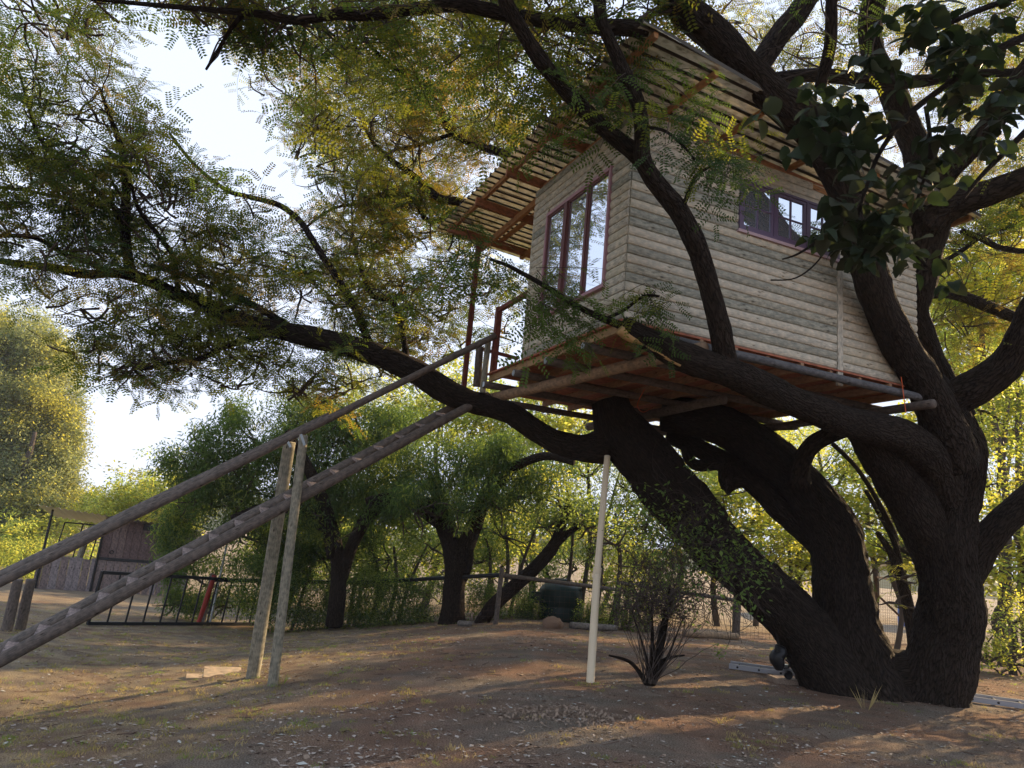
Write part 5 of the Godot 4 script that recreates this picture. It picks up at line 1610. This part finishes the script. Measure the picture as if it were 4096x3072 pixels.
func build_litter() -> void:
	# fallen leaves, chips and pebbles
	var chips: Array = []
	for k in 4:
		var mb := MB.new()
		var a := mb.add(Vector3(-.5, 0, 0)); var b := mb.add(Vector3(0, .12, .28)); var c := mb.add(Vector3(.5, .05, 0)); var d := mb.add(Vector3(.05, .1, -.26))
		var e := mb.add(Vector3(0, -.06, 0))
		mb.tri(a, b, d); mb.tri(b, c, d); mb.tri(a, e, b); mb.tri(b, e, c); mb.tri(c, e, d); mb.tri(d, e, a)
		chips.append(mb.mesh())
	var sets: Array = [[], [], [], []]
	for k in 110000:
		var z := -rng.randf_range(3.5, 20.0)
		z = -3.5 - 16.5 * pow(rng.randf(), 1.6)
		var x := rng.randf_range(-.75, .85) * (-z) + rng.randf_range(-1, 1)
		var den := noise.get_noise_2d(x * 8.0, z * 11.0 + 40.0)
		if rng.randf() > .5 + 1.5 * den: continue
		var s := (.010 + .05 * pow(rng.randf(), 2.0)) * (1.35 if x < 0.5 and z > -8.5 and rng.randf() < .35 else 1.0) * (1.0 if rng.randf() < .85 else 1.5)
		var tilt := Basis(Vector3(rng.randf_range(-1, 1), 0, rng.randf_range(-1, 1)).normalized(), rng.randf_range(0, .5))
		var pale := .42 if x < 0.0 and z > -9.0 else .22
		var kind := 0 if rng.randf() < pale else (3 if rng.randf() < .10 else (1 if rng.randf() < .55 else 2))
		sets[kind].append(Transform3D((Basis(Vector3.UP, rng.randf() * TAU) * tilt).scaled(Vector3(s, s * rng.randf_range(.4, 1.0), s * rng.randf_range(.4, .9))), Vector3(x, bump_y(x, z) + s * .06, z)))
	var names := ["dry_leaves", "bark_chips", "soil_crumbs", "pale_leaves"]
	var said := ["pale dry leaves scattered over the soil", "brown bark chips scattered over the soil", "dark crumbs of soil lying about the yard", "whitish fallen leaves dotted over the soil"]
	for k in 4:
		var o := copies(names[k], chips[k], sets[k], self, M.litter[k])
		tag(o, said[k], "", "", "stuff")
	# the little heap of leaves and clippings in front
	var heap: Array = []
	var hc := Vector3(0.827, -0.005, -7.859)
	for k in 700:
		var o := Vector3(rng.randfn() * .38, 0, rng.randfn() * .22)
		var s := rng.randf_range(.02, .06)
		var p := hc + o
		p.y = bump_y(p.x, p.z) + .07 * exp(-(o.x * o.x * 5.0 + o.z * o.z * 12.0)) * rng.randf()
		heap.append(Transform3D(Basis(Vector3(rng.randf() - .5, rng.randf() - .5, rng.randf() - .5).normalized(), rng.randf() * 3.0).scaled(Vector3(s, s, s)), p))
	var ho := copies("leaf_heap", chips[0], heap, self, M.litter[1])
	tag(ho, "low heap of grey clippings on the soil before the cream pole", "", "", "stuff")
	# sticks
	var sticks := MB.new()
	for k in 420:
		var z := -rng.randf_range(4.0, 14.0)
		var x := rng.randf_range(-.7, .8) * (-z)
		var a := rng.randf() * TAU
		var ln := rng.randf_range(.06, .28)
		var p := Vector3(x, bump_y(x, z) + .012, z)
		var e := p + Vector3(cos(a), 0, sin(a)) * ln
		e.y = bump_y(e.x, e.z) + .014
		tube(sticks, [v4(p, .005), v4(e, .003)], 4, 1, 0, 0, .2)
	var so := obj("fallen_sticks", sticks.mesh(), M.litter[2])
	tag(so, "small fallen sticks scattered over the soil", "", "", "stuff")
	# grass: dry and green blades, mostly to the left
	var gp: Array = []
	for k in 3:
		var mb := MB.new()
		for j in 16:
			var a := rng.randf() * TAU
			var d := Vector3(cos(a) * rng.randf_range(.2, 1.2), 1.0, sin(a) * rng.randf_range(.2, 1.2)).normalized()
			kite(mb, Vector3(rng.randfn(), 0, rng.randfn()) * .035, d, Vector3(-sin(a), .3, cos(a)), rng.randf_range(.02, .055), .005)
		gp.append(mb.mesh())
	var gs: Array = [[], [], []]
	for k in 16000:
		var z := -4.0 - 18.0 * pow(rng.randf(), 1.3)
		var x := rng.randf_range(-.80, .7) * (-z)
		var den := noise.get_noise_2d(x * 9.0 + 77.0, z * 12.0)
		var left := clampf((-x - .8) * .16, -.2, .42)
		if rng.randf() > left + 1.2 * den + .02: continue
		var kind := 0 if rng.randf() < .5 else (1 if rng.randf() < .45 else 2)
		gs[kind].append(Transform3D(Basis(Vector3.UP, rng.randf() * TAU).scaled(Vector3.ONE * rng.randf_range(.6, 1.3)), Vector3(x, bump_y(x, z) - .004, z)))
	for k in 3:
		var o := copies(["dry_grass", "green_grass", "straw"][k], gp[k], gs[k], self, M.grass[k])
		tag(o, ["thin olive dry grass over the left of the yard", "short green grass tufts over the yard", "straw-coloured grass stubble over the yard"][k], "", "", "stuff")

# ---------------------------------------------------------------- other trees
func far_tree(called: String, label: String, base: Vector3, trunks: Array, blobs: Array, per: float, pre: Array, weights: Array, bark: Material, scale := 1.0, group := "") -> Node3D:
	var t := thing(called, label, "tree", base, group)
	var first := true
	for q in trunks:
		part("trunk" if first else "limb", limb_mesh(q, 12, 5, .10, .006), bark, t)
		first = false
	var c := Crown.new(pre.size())
	var clump := 9.0 if base.z > -30.0 else 5.0
	for b in blobs:
		var at: Vector3 = b[0]
		var r: float = b[1]
		var flat: float = b[2] if b.size() > 2 else .8
		for k in int(per * 1.35 * r * r):
			var o := Vector3(rng.randfn(), rng.randfn(), rng.randfn())
			o = o.normalized() * pow(rng.randf(), .45)
			var p := at + Vector3(o.x * r, o.y * r * flat, o.z * r) * (1.0 + .75 * noise.get_noise_3dv((at + o * r) * 5.0))
			if noise.get_noise_3dv(p * clump) < -.07:
				continue
			var pick := clampf(.5 + .6 * noise.get_noise_3dv(p * 4.0) + rng.randf_range(-.3, .3), 0.0, .999)
			var tone := 0
			var acc: float = weights[0]
			while tone < weights.size() - 1 and pick > acc:
				tone += 1
				acc += weights[tone]
			c.sets[tone].append(Transform3D((Basis(Vector3.UP, rng.randf() * TAU) * Basis(Vector3.RIGHT, rng.randf_range(-.5, .5))).scaled(Vector3.ONE * scale * rng.randf_range(.7, 1.3)), p))
		for k in int(4 + r * 2.0):
			var d := Vector3(rng.randfn(), rng.randfn() * .6 + .2, rng.randfn()).normalized()
			var pts := []
			var p := at - Vector3(0, r * flat * .5, 0)
			for j in 6:
				pts.append(v4(p, .03 * (1.0 - .14 * j)))
				p += d * r * .22
				d = (d + Vector3(rng.randfn(), rng.randfn(), rng.randfn()) * .25).normalized()
			tube(c.wood, pts, 4, 2, 0, 0, .3, false)
	crown_under(t, c, pre)
	return t

func build_far_trees() -> void:
	var fine: Array = []
	for k in 3: fine.append(spray_mesh(500 + k, 70, Vector3(.42, .28, .42), .085, .038, .1, M.far_leaf[k]))
	var bright: Array = []
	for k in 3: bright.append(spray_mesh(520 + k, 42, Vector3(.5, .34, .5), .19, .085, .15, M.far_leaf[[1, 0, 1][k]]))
	var willow: Array = []
	for k in 3: willow.append(spray_mesh(540 + k, 70, Vector3(.36, .42, .36), .13, .030, .5, M.willow[k]))
	var pale: Array = []
	for k in 3: pale.append(spray_mesh(560 + k, 80, Vector3(.6, .55, .6), .14, .06, .1, M.pale_leaf[k]))
	# tall pale tree at the left edge
	var b0 := on_ground(-27.0, -44.0)
	far_tree("tall_tree", "tall pale hazy tree at the left behind the wire panel", b0, [[v4(b0 + Vector3(-2, -.5, -2), .3), v4(b0 + Vector3(-1.8, 3, -2), .25), v4(b0 + Vector3(-1.6, 5, -2), .2), v4(b0 + Vector3(-1.5, 7, -2), .1)]],
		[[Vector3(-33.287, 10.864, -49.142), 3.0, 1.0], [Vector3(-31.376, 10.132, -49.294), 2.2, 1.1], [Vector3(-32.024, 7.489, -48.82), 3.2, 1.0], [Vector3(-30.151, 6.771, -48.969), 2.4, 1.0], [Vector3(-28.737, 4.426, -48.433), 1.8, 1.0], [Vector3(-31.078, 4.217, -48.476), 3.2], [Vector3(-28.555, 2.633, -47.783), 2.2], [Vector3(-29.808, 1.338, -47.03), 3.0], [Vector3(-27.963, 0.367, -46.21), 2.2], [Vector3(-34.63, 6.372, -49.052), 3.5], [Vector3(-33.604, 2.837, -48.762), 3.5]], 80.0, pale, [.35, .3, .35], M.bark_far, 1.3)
	# low bushy trees around the shed
	for q in [[Vector3(-22.021, -0.763, -37.253), 2.2, "yellow green bush below the tall pale tree", bright], [Vector3(-19.199, -1.167, -31.21), 1.8, "dark leafy bush at the left edge behind the wire panel", fine], [Vector3(-22.38, 0.837, -45.092), 2.0, "hazy green tree behind the shed roof", fine], [Vector3(-21.945, 1.9, -46.914), 2.6, "tall yellow green tree right of the shed, farther back", bright], [Vector3(-18.815, 2.615, -42.681), 2.4, "bright yellow green tree top behind the handrail", bright], [Vector3(-32.048, 1.145, -61.367), 2.2, "pale blue green far tree left of the hazy green tree", fine], [Vector3(-17.242, -0.602, -34.156), 1.0, "bright green bush seen under the shed's lean-to roof", bright], [Vector3(-16.987, -1.192, -32.236), .7, "low bush at the left end of the plank shed", fine], [Vector3(-13.266, -0.686, -29.068), .55, "dark green weeds at the foot of the shed planks", fine]]:
		var p: Vector3 = q[0]
		var g := on_ground(p.x, p.z)
		far_tree("bushy_tree", q[2], g, [[v4(g + Vector3(0, -.3, 0), .12 * q[1]), v4(g.lerp(p, .5), .09 * q[1]), v4(p, .04 * q[1])]], [[p, q[1]], [p + Vector3(q[1] * .7, -q[1] * .3, 0), q[1] * .7], [p + Vector3(-q[1] * .6, -q[1] * .5, .5), q[1] * .7]] if q[1] > 1.0 else [[p, q[1]]], 34.0, q[3], [.4, .3, .3], M.bark_far)
	# drooping feathery tree behind the gate
	var b1 := Vector3(-4.355, -1.157, -23.089)
	b1 += Vector3(0, 0, -1.2)
	b1.y = ground_y(b1.x, b1.z)
	far_tree("feathery_tree", "wide drooping dark green feathery tree behind the gate and stair", b1, [
		[Vector4(-3.816, -0.794, -19.49, 0.216), Vector4(-3.796, 0.443, -19.132, 0.192), Vector4(-3.981, 1.206, -18.872, 0.169), Vector4(-4.345, 1.725, -18.662, 0.168), Vector4(-4.901, 1.946, -18.514, 0.167), Vector4(-5.641, 1.821, -18.438, 0.144), Vector4(-6.358, 1.537, -18.395, 0.077)], [Vector4(-3.772, 0.329, -19.258, 0.182), Vector4(-3.532, 1.135, -18.938, 0.147), Vector4(-3.128, 1.943, -18.617, 0.168), Vector4(-2.358, 2.334, -18.383, 0.167), Vector4(-1.561, 2.289, -18.239, 0.11)], [Vector4(-3.916, 0.878, -19.042, 0.226), Vector4(-4.272, 2.063, -18.626, 0.168), Vector4(-4.766, 2.995, -18.263, 0.122), Vector4(-5.231, 3.695, -17.948, 0.066)]],
		[[Vector3(-7.713, 2.692, -19.075), .8], [Vector3(-7.186, 3.345, -19.246), .9], [Vector3(-6.282, 3.773, -19.157), .9], [Vector3(-7.197, 2.189, -19.485), 1.0], [Vector3(-8.145, 1.717, -19.992), .8], [Vector3(-8.349, 1.052, -20.334), .7], [Vector3(-8.003, 0.607, -20.426), .8], [Vector3(-6.31, 2.59, -19.096), 1.0], [Vector3(-5.516, 3.148, -19.287), 1.0], [Vector3(-4.765, 3.979, -19.625), 1.0], [Vector3(-5.644, 1.981, -19.529), .8], [Vector3(-6.742, 1.434, -20.254), .8], [Vector3(-4.537, 2.773, -19.365), 1.0], [Vector3(-3.75, 3.477, -19.729), 1.0], [Vector3(-3.935, 4.489, -20.03), .9], [Vector3(-2.905, 4.094, -20.112), 1.0], [Vector3(-3.112, 2.669, -19.386), .8], [Vector3(-5.557, 4.587, -20.01), .8], [Vector3(-7.739, 0.017, -20.956), .6], [Vector3(-8.674, 0.055, -20.949), .5], [Vector3(-8.422, -0.652, -21.095), .5], [Vector3(-7.068, -0.531, -21.07), .6], [Vector3(-6.296, 0.51, -20.854), .7], [Vector3(-7.997, -0.752, -21.32), .5], [Vector3(-5.523, 0.214, -20.916), .7], [Vector3(-4.697, 1.014, -21.158), .8], [Vector3(-3.504, 1.618, -21.136), .8], [Vector3(-2.518, 1.955, -21.066), .7], [Vector3(-3.156, 2.055, -18.696), .7], [Vector3(-2.471, 2.272, -18.447), .6], [Vector3(-4.022, 1.646, -18.781), .6], [Vector3(-4.72, 2.132, -18.578), .6], [Vector3(-7.199, 4.118, -19.597), .5], [Vector3(-8.2, 2.933, -19.025), .35], [Vector3(-7.793, 3.522, -19.209), .4], [Vector3(-4.624, 1.944, -19.23), .7], [Vector3(-3.733, 2.365, -19.143), .7], [Vector3(-2.791, 2.221, -19.172), .6], [Vector3(-5.754, 1.284, -20.286), .8], [Vector3(-5.258, 0.608, -20.63), .6]], 105.0, willow, [.4, .35, .25], M.bark, .9)
	# low growth along the fence
	var k := 0
	for q in [[Vector3(-5.197, -0.29, -19.999), .8, "leafy dark undergrowth behind the fence between stair posts and fence posts"], [Vector3(-4.396, -0.525, -20.252), .7, "dark weeds at the fence left of the double fence post"], [Vector3(-2.865, -0.331, -20.211), .8, "dark leafy weeds right of the double fence post"], [Vector3(-1.949, -0.148, -20.378), .7, "dark weeds left of the fork tree's foot"], [Vector3(-0.147, -0.106, -20.369), .6, "low weeds right of the fork tree's foot"], [Vector3(0.841, -0.182, -20.895), .5, "low sunny weeds left of the green tank"], [Vector3(-5.869, 0.008, -19.733), .8, "dark leafy bush right behind the gate's end"], [Vector3(2.753, -0.201, -20.389), .45, "low weeds right of the green tank"], [Vector3(-3.625, 0.025, -20.853), .8, "leafy bush behind the double fence post"]]:
		var p: Vector3 = q[0]
		var g := on_ground(p.x, p.z)
		var o := thing("undergrowth", q[2], "bush", g, "bushes along the yard fence")
		var c := Crown.new(3)
		for j in int(120 * q[1]):
			var s := Vector3(rng.randfn() * .5, rng.randf_range(-.9, .9), rng.randfn() * .4) * float(q[1])
			c.sets[rng.randi() % 3].append(Transform3D(Basis(Vector3.UP, rng.randf() * TAU).scaled(Vector3.ONE * rng.randf_range(.5, .9)), Vector3(p.x + s.x, maxf(g.y + .1, p.y + s.y), p.z + s.z)))
		crown_under(o, c, [willow[0], willow[1], fine[0]])
		k += 1
	for q in [[Vector3(-5.492, 1.684, -20.918), 1.1, "dark tangled thicket behind the feathery tree trunk"], [Vector3(-2.868, 1.174, -21.534), 1.0, "tangled thicket between the two dark trunks behind the fence"], [Vector3(0.145, 2.074, -21.347), 1.0, "tangled green thicket above the leaning tree"], [Vector3(1.481, 0.891, -22.614), .8, "sparse thicket behind the green tank"], [Vector3(3.042, 2.551, -20.227), 1.0, "leafy thicket behind the top of the cream pole"], [Vector3(2.298, 3.909, -20.967), 1.0, "leafy thicket under the deck beams"], [Vector3(3.774, 0.524, -19.626), .7, "low thicket behind the twiggy shrub"]]:
		var p: Vector3 = q[0]
		var g := on_ground(p.x, p.z)
		var r: float = q[1]
		far_tree("thicket_tree", q[2], g, [[v4(g + Vector3(0, -.2, 0), .07), v4(g.lerp(p, .5) + Vector3(.2, 0, 0), .055), v4(p, .03)], [v4(g + Vector3(.3, -.2, .1), .05), v4(g.lerp(p, .6) + Vector3(.6, 0, 0), .04), v4(p + Vector3(r, .3, 0), .02)], [v4(g + Vector3(-.4, -.2, .1), .05), v4(g.lerp(p, .6) + Vector3(-.3, 0, 0), .04), v4(p + Vector3(-r, .5, 0), .02)]],
			[[p, r], [p + Vector3(r * 1.1, .3, 0), r * .7], [p + Vector3(-r * 1.1, -.1, .3), r * .7], [p + Vector3(r * .3, r * .9, 0), r * .7], [p + Vector3(-r * .5, -r * .9, 0), r * .5]], 42.0, [fine[2], willow[0], fine[0]], [.4, .35, .25], M.bark_far, .95, "thicket trees behind the fence")
	# dark fork tree and its leaning neighbour
	var b2 := Vector3(-0.861, -0.461, -18.778)
	far_tree("fork_tree", "dark tree forking low behind the fence in the middle", b2, [
		[Vector4(-0.922, -0.748, -19.379, 0.43), Vector4(-0.93, -0.303, -19.287, 0.306), Vector4(-0.958, 0.251, -19.172, 0.272), Vector4(-0.953, 0.808, -19.057, 0.272), Vector4(-1.117, 1.35, -18.944, 0.238), Vector4(-1.315, 1.889, -18.833, 0.249), Vector4(-1.502, 2.429, -18.721, 0.192), Vector4(-1.779, 2.961, -18.611, 0.125)], [Vector4(-0.953, 0.808, -19.057, 0.26), Vector4(-0.779, 1.38, -18.938, 0.238), Vector4(-0.559, 2.068, -18.796, 0.192), Vector4(-0.395, 2.75, -18.654, 0.147), Vector4(-0.164, 3.328, -18.535, 0.091)], [Vector4(-1.338, 1.887, -18.833, 0.226), Vector4(-2.037, 2.262, -18.585, 0.202), Vector4(-2.587, 2.37, -18.393, 0.156), Vector4(-3.212, 2.196, -18.258, 0.099)], [Vector4(-0.764, 0.602, -19.099, 0.125), Vector4(-0.625, 1.009, -18.862, 0.09), Vector4(-0.612, 1.288, -18.651, 0.056)], [Vector4(-0.464, 2.295, -18.647, 0.146), Vector4(-0.075, 2.967, -18.15, 0.133), Vector4(0.323, 3.349, -17.713, 0.108), Vector4(0.932, 3.578, -17.309, 0.096), Vector4(1.549, 3.441, -16.979, 0.062)]],
		[[Vector3(-1.789, 3.071, -18.588), .9], [Vector3(-0.918, 3.483, -18.503), .9], [Vector3(-0.025, 3.618, -17.964), .8], [Vector3(-1.435, 2.291, -18.034), .7], [Vector3(-0.488, 2.697, -17.95), .7], [Vector3(0.483, 2.905, -18.112), .7], [Vector3(0.897, 3.533, -18.492), .7], [Vector3(-2.476, 3.122, -18.577), .8], [Vector3(-0.966, 2.399, -17.195), .6], [Vector3(-1.898, 2.316, -17.213), .6], [Vector3(-0.034, 2.492, -17.38), .5]], 95.0, willow, [.3, .4, .3], M.bark, .85)
	var b3 := Vector3(-0.146, -0.384, -19.15)
	far_tree("leaning_tree", "thin dark tree leaning right between the fork tree and the green tank", b3, [[Vector4(-0.26, -0.51, -19.227, 0.169), Vector4(-0.001, -0.005, -19.055, 0.168), Vector4(0.489, 0.528, -18.876, 0.168), Vector4(0.995, 1.081, -18.694, 0.156), Vector4(1.336, 1.572, -18.524, 0.144), Vector4(1.501, 2.131, -18.34, 0.111), Vector4(1.61, 2.68, -18.158, 0.066)], [Vector4(1.334, 1.572, -18.49, 0.111), Vector4(1.685, 1.929, -18.365, 0.077), Vector4(1.989, 2.173, -18.263, 0.055)]],
		[[Vector3(1.501, 2.671, -18.16), .7], [Vector3(2.089, 2.29, -18.239), .6], [Vector3(1.245, 2.229, -18.762), .5], [Vector3(2.623, 2.002, -17.277), .7], [Vector3(3.001, 1.545, -16.351), .6]], 36.0, fine, [.3, .2, .5], M.bark)
	# sunlit trees farther back, under and beyond the house
	k = 0
	for q in [[Vector3(-4.166, 0.847, -27.729), 1.9, "yellow lit tree behind the double fence post"], [Vector3(-2.672, 0.212, -26.839), 1.5, "yellow green lit bush left of the fork tree trunk"], [Vector3(-0.233, 1.169, -29.705), 1.9, "bright yellow tree behind the leaning tree"], [Vector3(1.051, 2.22, -33.572), 2.0, "sunlit tree above the green tank, far back"], [Vector3(3.436, 1.538, -26.564), 1.3, "yellow lit bush behind the cream pole"], [Vector3(4.408, 0.931, -24.648), 1.1, "green bush behind the twiggy shrub"], [Vector3(-7.572, 0.681, -30.827), 1.9, "yellow green tree behind the stair posts"], [Vector3(6.657, 4.296, -30.078), 2.6, "sunlit tree under the house floor, left of the middle stem"], [Vector3(7.906, 3.06, -27.271), 2.2, "sunlit yellow tree between the two leaning stems"], [Vector3(9.578, 1.799, -25.489), 1.6, "yellow green tree behind the fork of the big tree"], [Vector3(10.609, 5.15, -25.816), 2.4, "sunlit tree right below the house floor"], [Vector3(12.141, 3.983, -25.037), 1.9, "bright green tree between the middle and right stems"], [Vector3(9.998, 6.038, -29.717), 2.0, "lit tree top just under the house floor"], [Vector3(14.389, 4.557, -21.854), 2.0, "bright green tree beyond the right stem"], [Vector3(12.943, 2.37, -19.244), 1.5, "yellow green tree at the right edge"], [Vector3(15.072, 6.792, -23.434), 2.0, "sunlit tree behind the right-hand limb"], [Vector3(10.722, 0.471, -16.063), 1.0, "dark leafy bush at the right edge by the ladder"], [Vector3(-2.552, 6.183, -29.687), 2.6, "lit green tree behind the stair head"], [Vector3(1.52, 6.005, -29.724), 2.4, "yellow lit tree under the deck"], [Vector3(-6.658, 6.523, -31.659), 2.4, "light green tree behind the feathery tree"], [Vector3(11.488, 2.313, -22.319), .9, "yellow green sapling behind the mesh gate"], [Vector3(12.25, 9.269, -18.836), 1.8, "sunlit crown right of the house end"], [Vector3(13.793, 7.966, -20.127), 1.8, "sunlit crown behind the right limb's bend"], [Vector3(13.809, 9.279, -22.919), 1.6, "pale lit crown just right of the house wall"]]:
		var p: Vector3 = q[0]
		var g := on_ground(p.x, p.z)
		var r: float = q[1]
		var bend := Vector3(rng.randf_range(-.6, .6), 0, 0)
		far_tree("sunlit_tree", q[2], g, [[v4(g + Vector3(0, -.3, 0), .06 + .03 * r), v4(g.lerp(p, .4) + bend, .05 + .02 * r), v4(g.lerp(p, .8) - bend * .5, .07), v4(p + Vector3(0, r * .4, 0), .03)], [v4(g.lerp(p, .5) + bend * .7, .06), v4(p + Vector3(r * .5, 0, 0), .04), v4(p + Vector3(r * .8, r * .3, 0), .02)]],
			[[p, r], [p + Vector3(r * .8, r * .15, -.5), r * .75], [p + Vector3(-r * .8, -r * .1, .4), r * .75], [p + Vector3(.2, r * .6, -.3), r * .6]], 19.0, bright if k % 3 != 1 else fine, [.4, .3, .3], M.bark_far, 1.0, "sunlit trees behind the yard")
		k += 1
	var b5 := on_ground(10.6, -12.4)  # tree added mostly out of view to shade the ground at lower right
	far_tree("edge_shade_tree", "leafy tree added at the right edge to shade the lower right of the yard", b5, [[v4(b5 + Vector3(0, -.3, 0), .16), v4(b5 + Vector3(.2, 1.6, 0), .13), v4(b5 + Vector3(-.1, 3.2, .1), .08), v4(b5 + Vector3(.1, 4.6, 0), .04)]], [[b5 + Vector3(0, 3.4, 0), 1.7], [b5 + Vector3(.9, 4.3, .5), 1.3], [b5 + Vector3(1.2, 2.2, .8), 1.2], [b5 + Vector3(.4, 1.2, .9), .9], [b5 + Vector3(-.3, 4.9, -.6), 1.1], [b5 + Vector3(-1.2, 3.9, -1.2), 1.2], [b5 + Vector3(-.6, 2.2, -.2), .9], [b5 + Vector3(.3, 5.6, -1.5), 1.4], [b5 + Vector3(-1.5, 5.4, -2), 1.2], [b5 + Vector3(2.4, 4.0, 1.6), 1.6], [b5 + Vector3(2.2, 2.0, 1.2), 1.3]], 42.0, fine, [.4, .2, .4], M.bark)
	# slender trunk with a red ribbon between the stems
	var b4 := Vector3(14.019, -0.587, -25.973)
	far_tree("slender_tree", "slender brown tree with pinnate yellow leaves behind the mesh gate", b4, [[Vector4(7.858, 0.333, -14.559, 0.111), Vector4(7.677, 1.075, -14.406, 0.103), Vector4(7.427, 1.727, -14.271, 0.094), Vector4(7.243, 2.047, -14.204, 0.069), Vector4(6.981, 2.361, -14.139, 0.043)], [Vector4(7.536, 1.484, -14.321, 0.069), Vector4(7.346, 2.141, -14.185, 0.051), Vector4(7.043, 2.619, -14.086, 0.043), Vector4(6.698, 3.094, -13.988, 0.034)]], [[Vector3(7.325, 1.227, -14.17), .28], [Vector3(7.367, 1.688, -14.075), .3]], 160.0, [twig_mesh(801, .3, 5, .2, 6, .045, .022, M.far_leaf[1])], [1.0], M.bark)
	# hills on the skyline
	var hm := MB.new()
	var n := 60
	for a in n + 1:
		var w := lerpf(-1.6, 1.6, float(a) / n)
		for e in 4:
			var d := 150.0 + 18.0 * e
			var hgt: float = (6.0 + 6.0 * noise.get_noise_1d(w * 60.0) + 3.0 * noise.get_noise_1d(w * 240.0)) * [0.0, .8, 1.0, .5][e] - 2.0
			hm.add(Vector3(sin(w) * d, hgt, -cos(w) * d), Vector2(w * 40.0, e))
		if a:
			for e in 3:
				var m := a * 4 + e
				hm.tri(m - 4, m - 3, m); hm.tri(m - 3, m + 1, m)
	var ho := obj("hills", hm.mesh(true), M.hill)
	tag(ho, "low hazy hills on the skyline at the left", "", "", "structure")

func _ready() -> void:
	rng.seed = 4711
	noise.seed = 3
	noise.frequency = 0.1
	noise.fractal_octaves = 3
	ridge.seed = 9
	ridge.frequency = 0.12
	ridge.fractal_type = FastNoiseLite.FRACTAL_RIDGED
	ridge.fractal_octaves = 2
	# camera
	var cam := Camera3D.new()
	cam.name = "camera"
	cam.position = Vector3(0, 1.6, 0)
	cam.rotation_order = EULER_ORDER_YXZ
	cam.rotation = Vector3(deg_to_rad(11.7), 0, deg_to_rad(5.2))
	cam.fov = 53.83
	cam.near = 0.05
	cam.far = 1000.0
	add_child(cam)
	# sky, air and sun
	var env := Environment.new()
	env.background_mode = Environment.BG_SKY
	var sky := ProceduralSkyMaterial.new()
	sky.sky_top_color = lin(.37, .43, .57)
	sky.sky_horizon_color = lin(.43, .47, .56)
	sky.sky_curve = 0.6
	sky.ground_horizon_color = lin(.5, .45, .38)
	sky.ground_bottom_color = lin(.25, .2, .15)
	sky.sun_angle_max = 30.0
	sky.sun_curve = 0.1
	env.sky = Sky.new()
	env.sky.sky_material = sky
	env.background_energy_multiplier = 1.0
	env.tonemap_mode = Environment.TONE_MAPPER_LINEAR
	env.tonemap_exposure = 2.4
	env.fog_enabled = true
	env.fog_density = 0.0005
	env.fog_light_color = Color(.88, .9, .95)
	env.sdfgi_enabled = true
	env.ssao_enabled = true
	env.ssil_enabled = true
	var we := WorldEnvironment.new()
	we.name = "environment"
	we.environment = env
	add_child(we)
	var sun := DirectionalLight3D.new()
	sun.name = "sun"
	sun.light_energy = 1.6
	sun.light_color = Color(1.0, .86, .66)
	sun.light_angular_distance = 0.5
	sun.shadow_enabled = true
	var elev := deg_to_rad(22.0)
	var azim := deg_to_rad(52.0)   # right of the view direction
	var to_sun := Vector3(sin(azim) * cos(elev), sin(elev), -cos(azim) * cos(elev))
	add_child(sun)
	sun.look_at_from_position(Vector3.ZERO, -to_sun, Vector3.UP)
	make_materials()
	build_ground()
	build_house()
	build_stairs()
	build_big_tree()
	build_far_trees()
	build_creeper()
	build_big_leaves()
	build_yard()
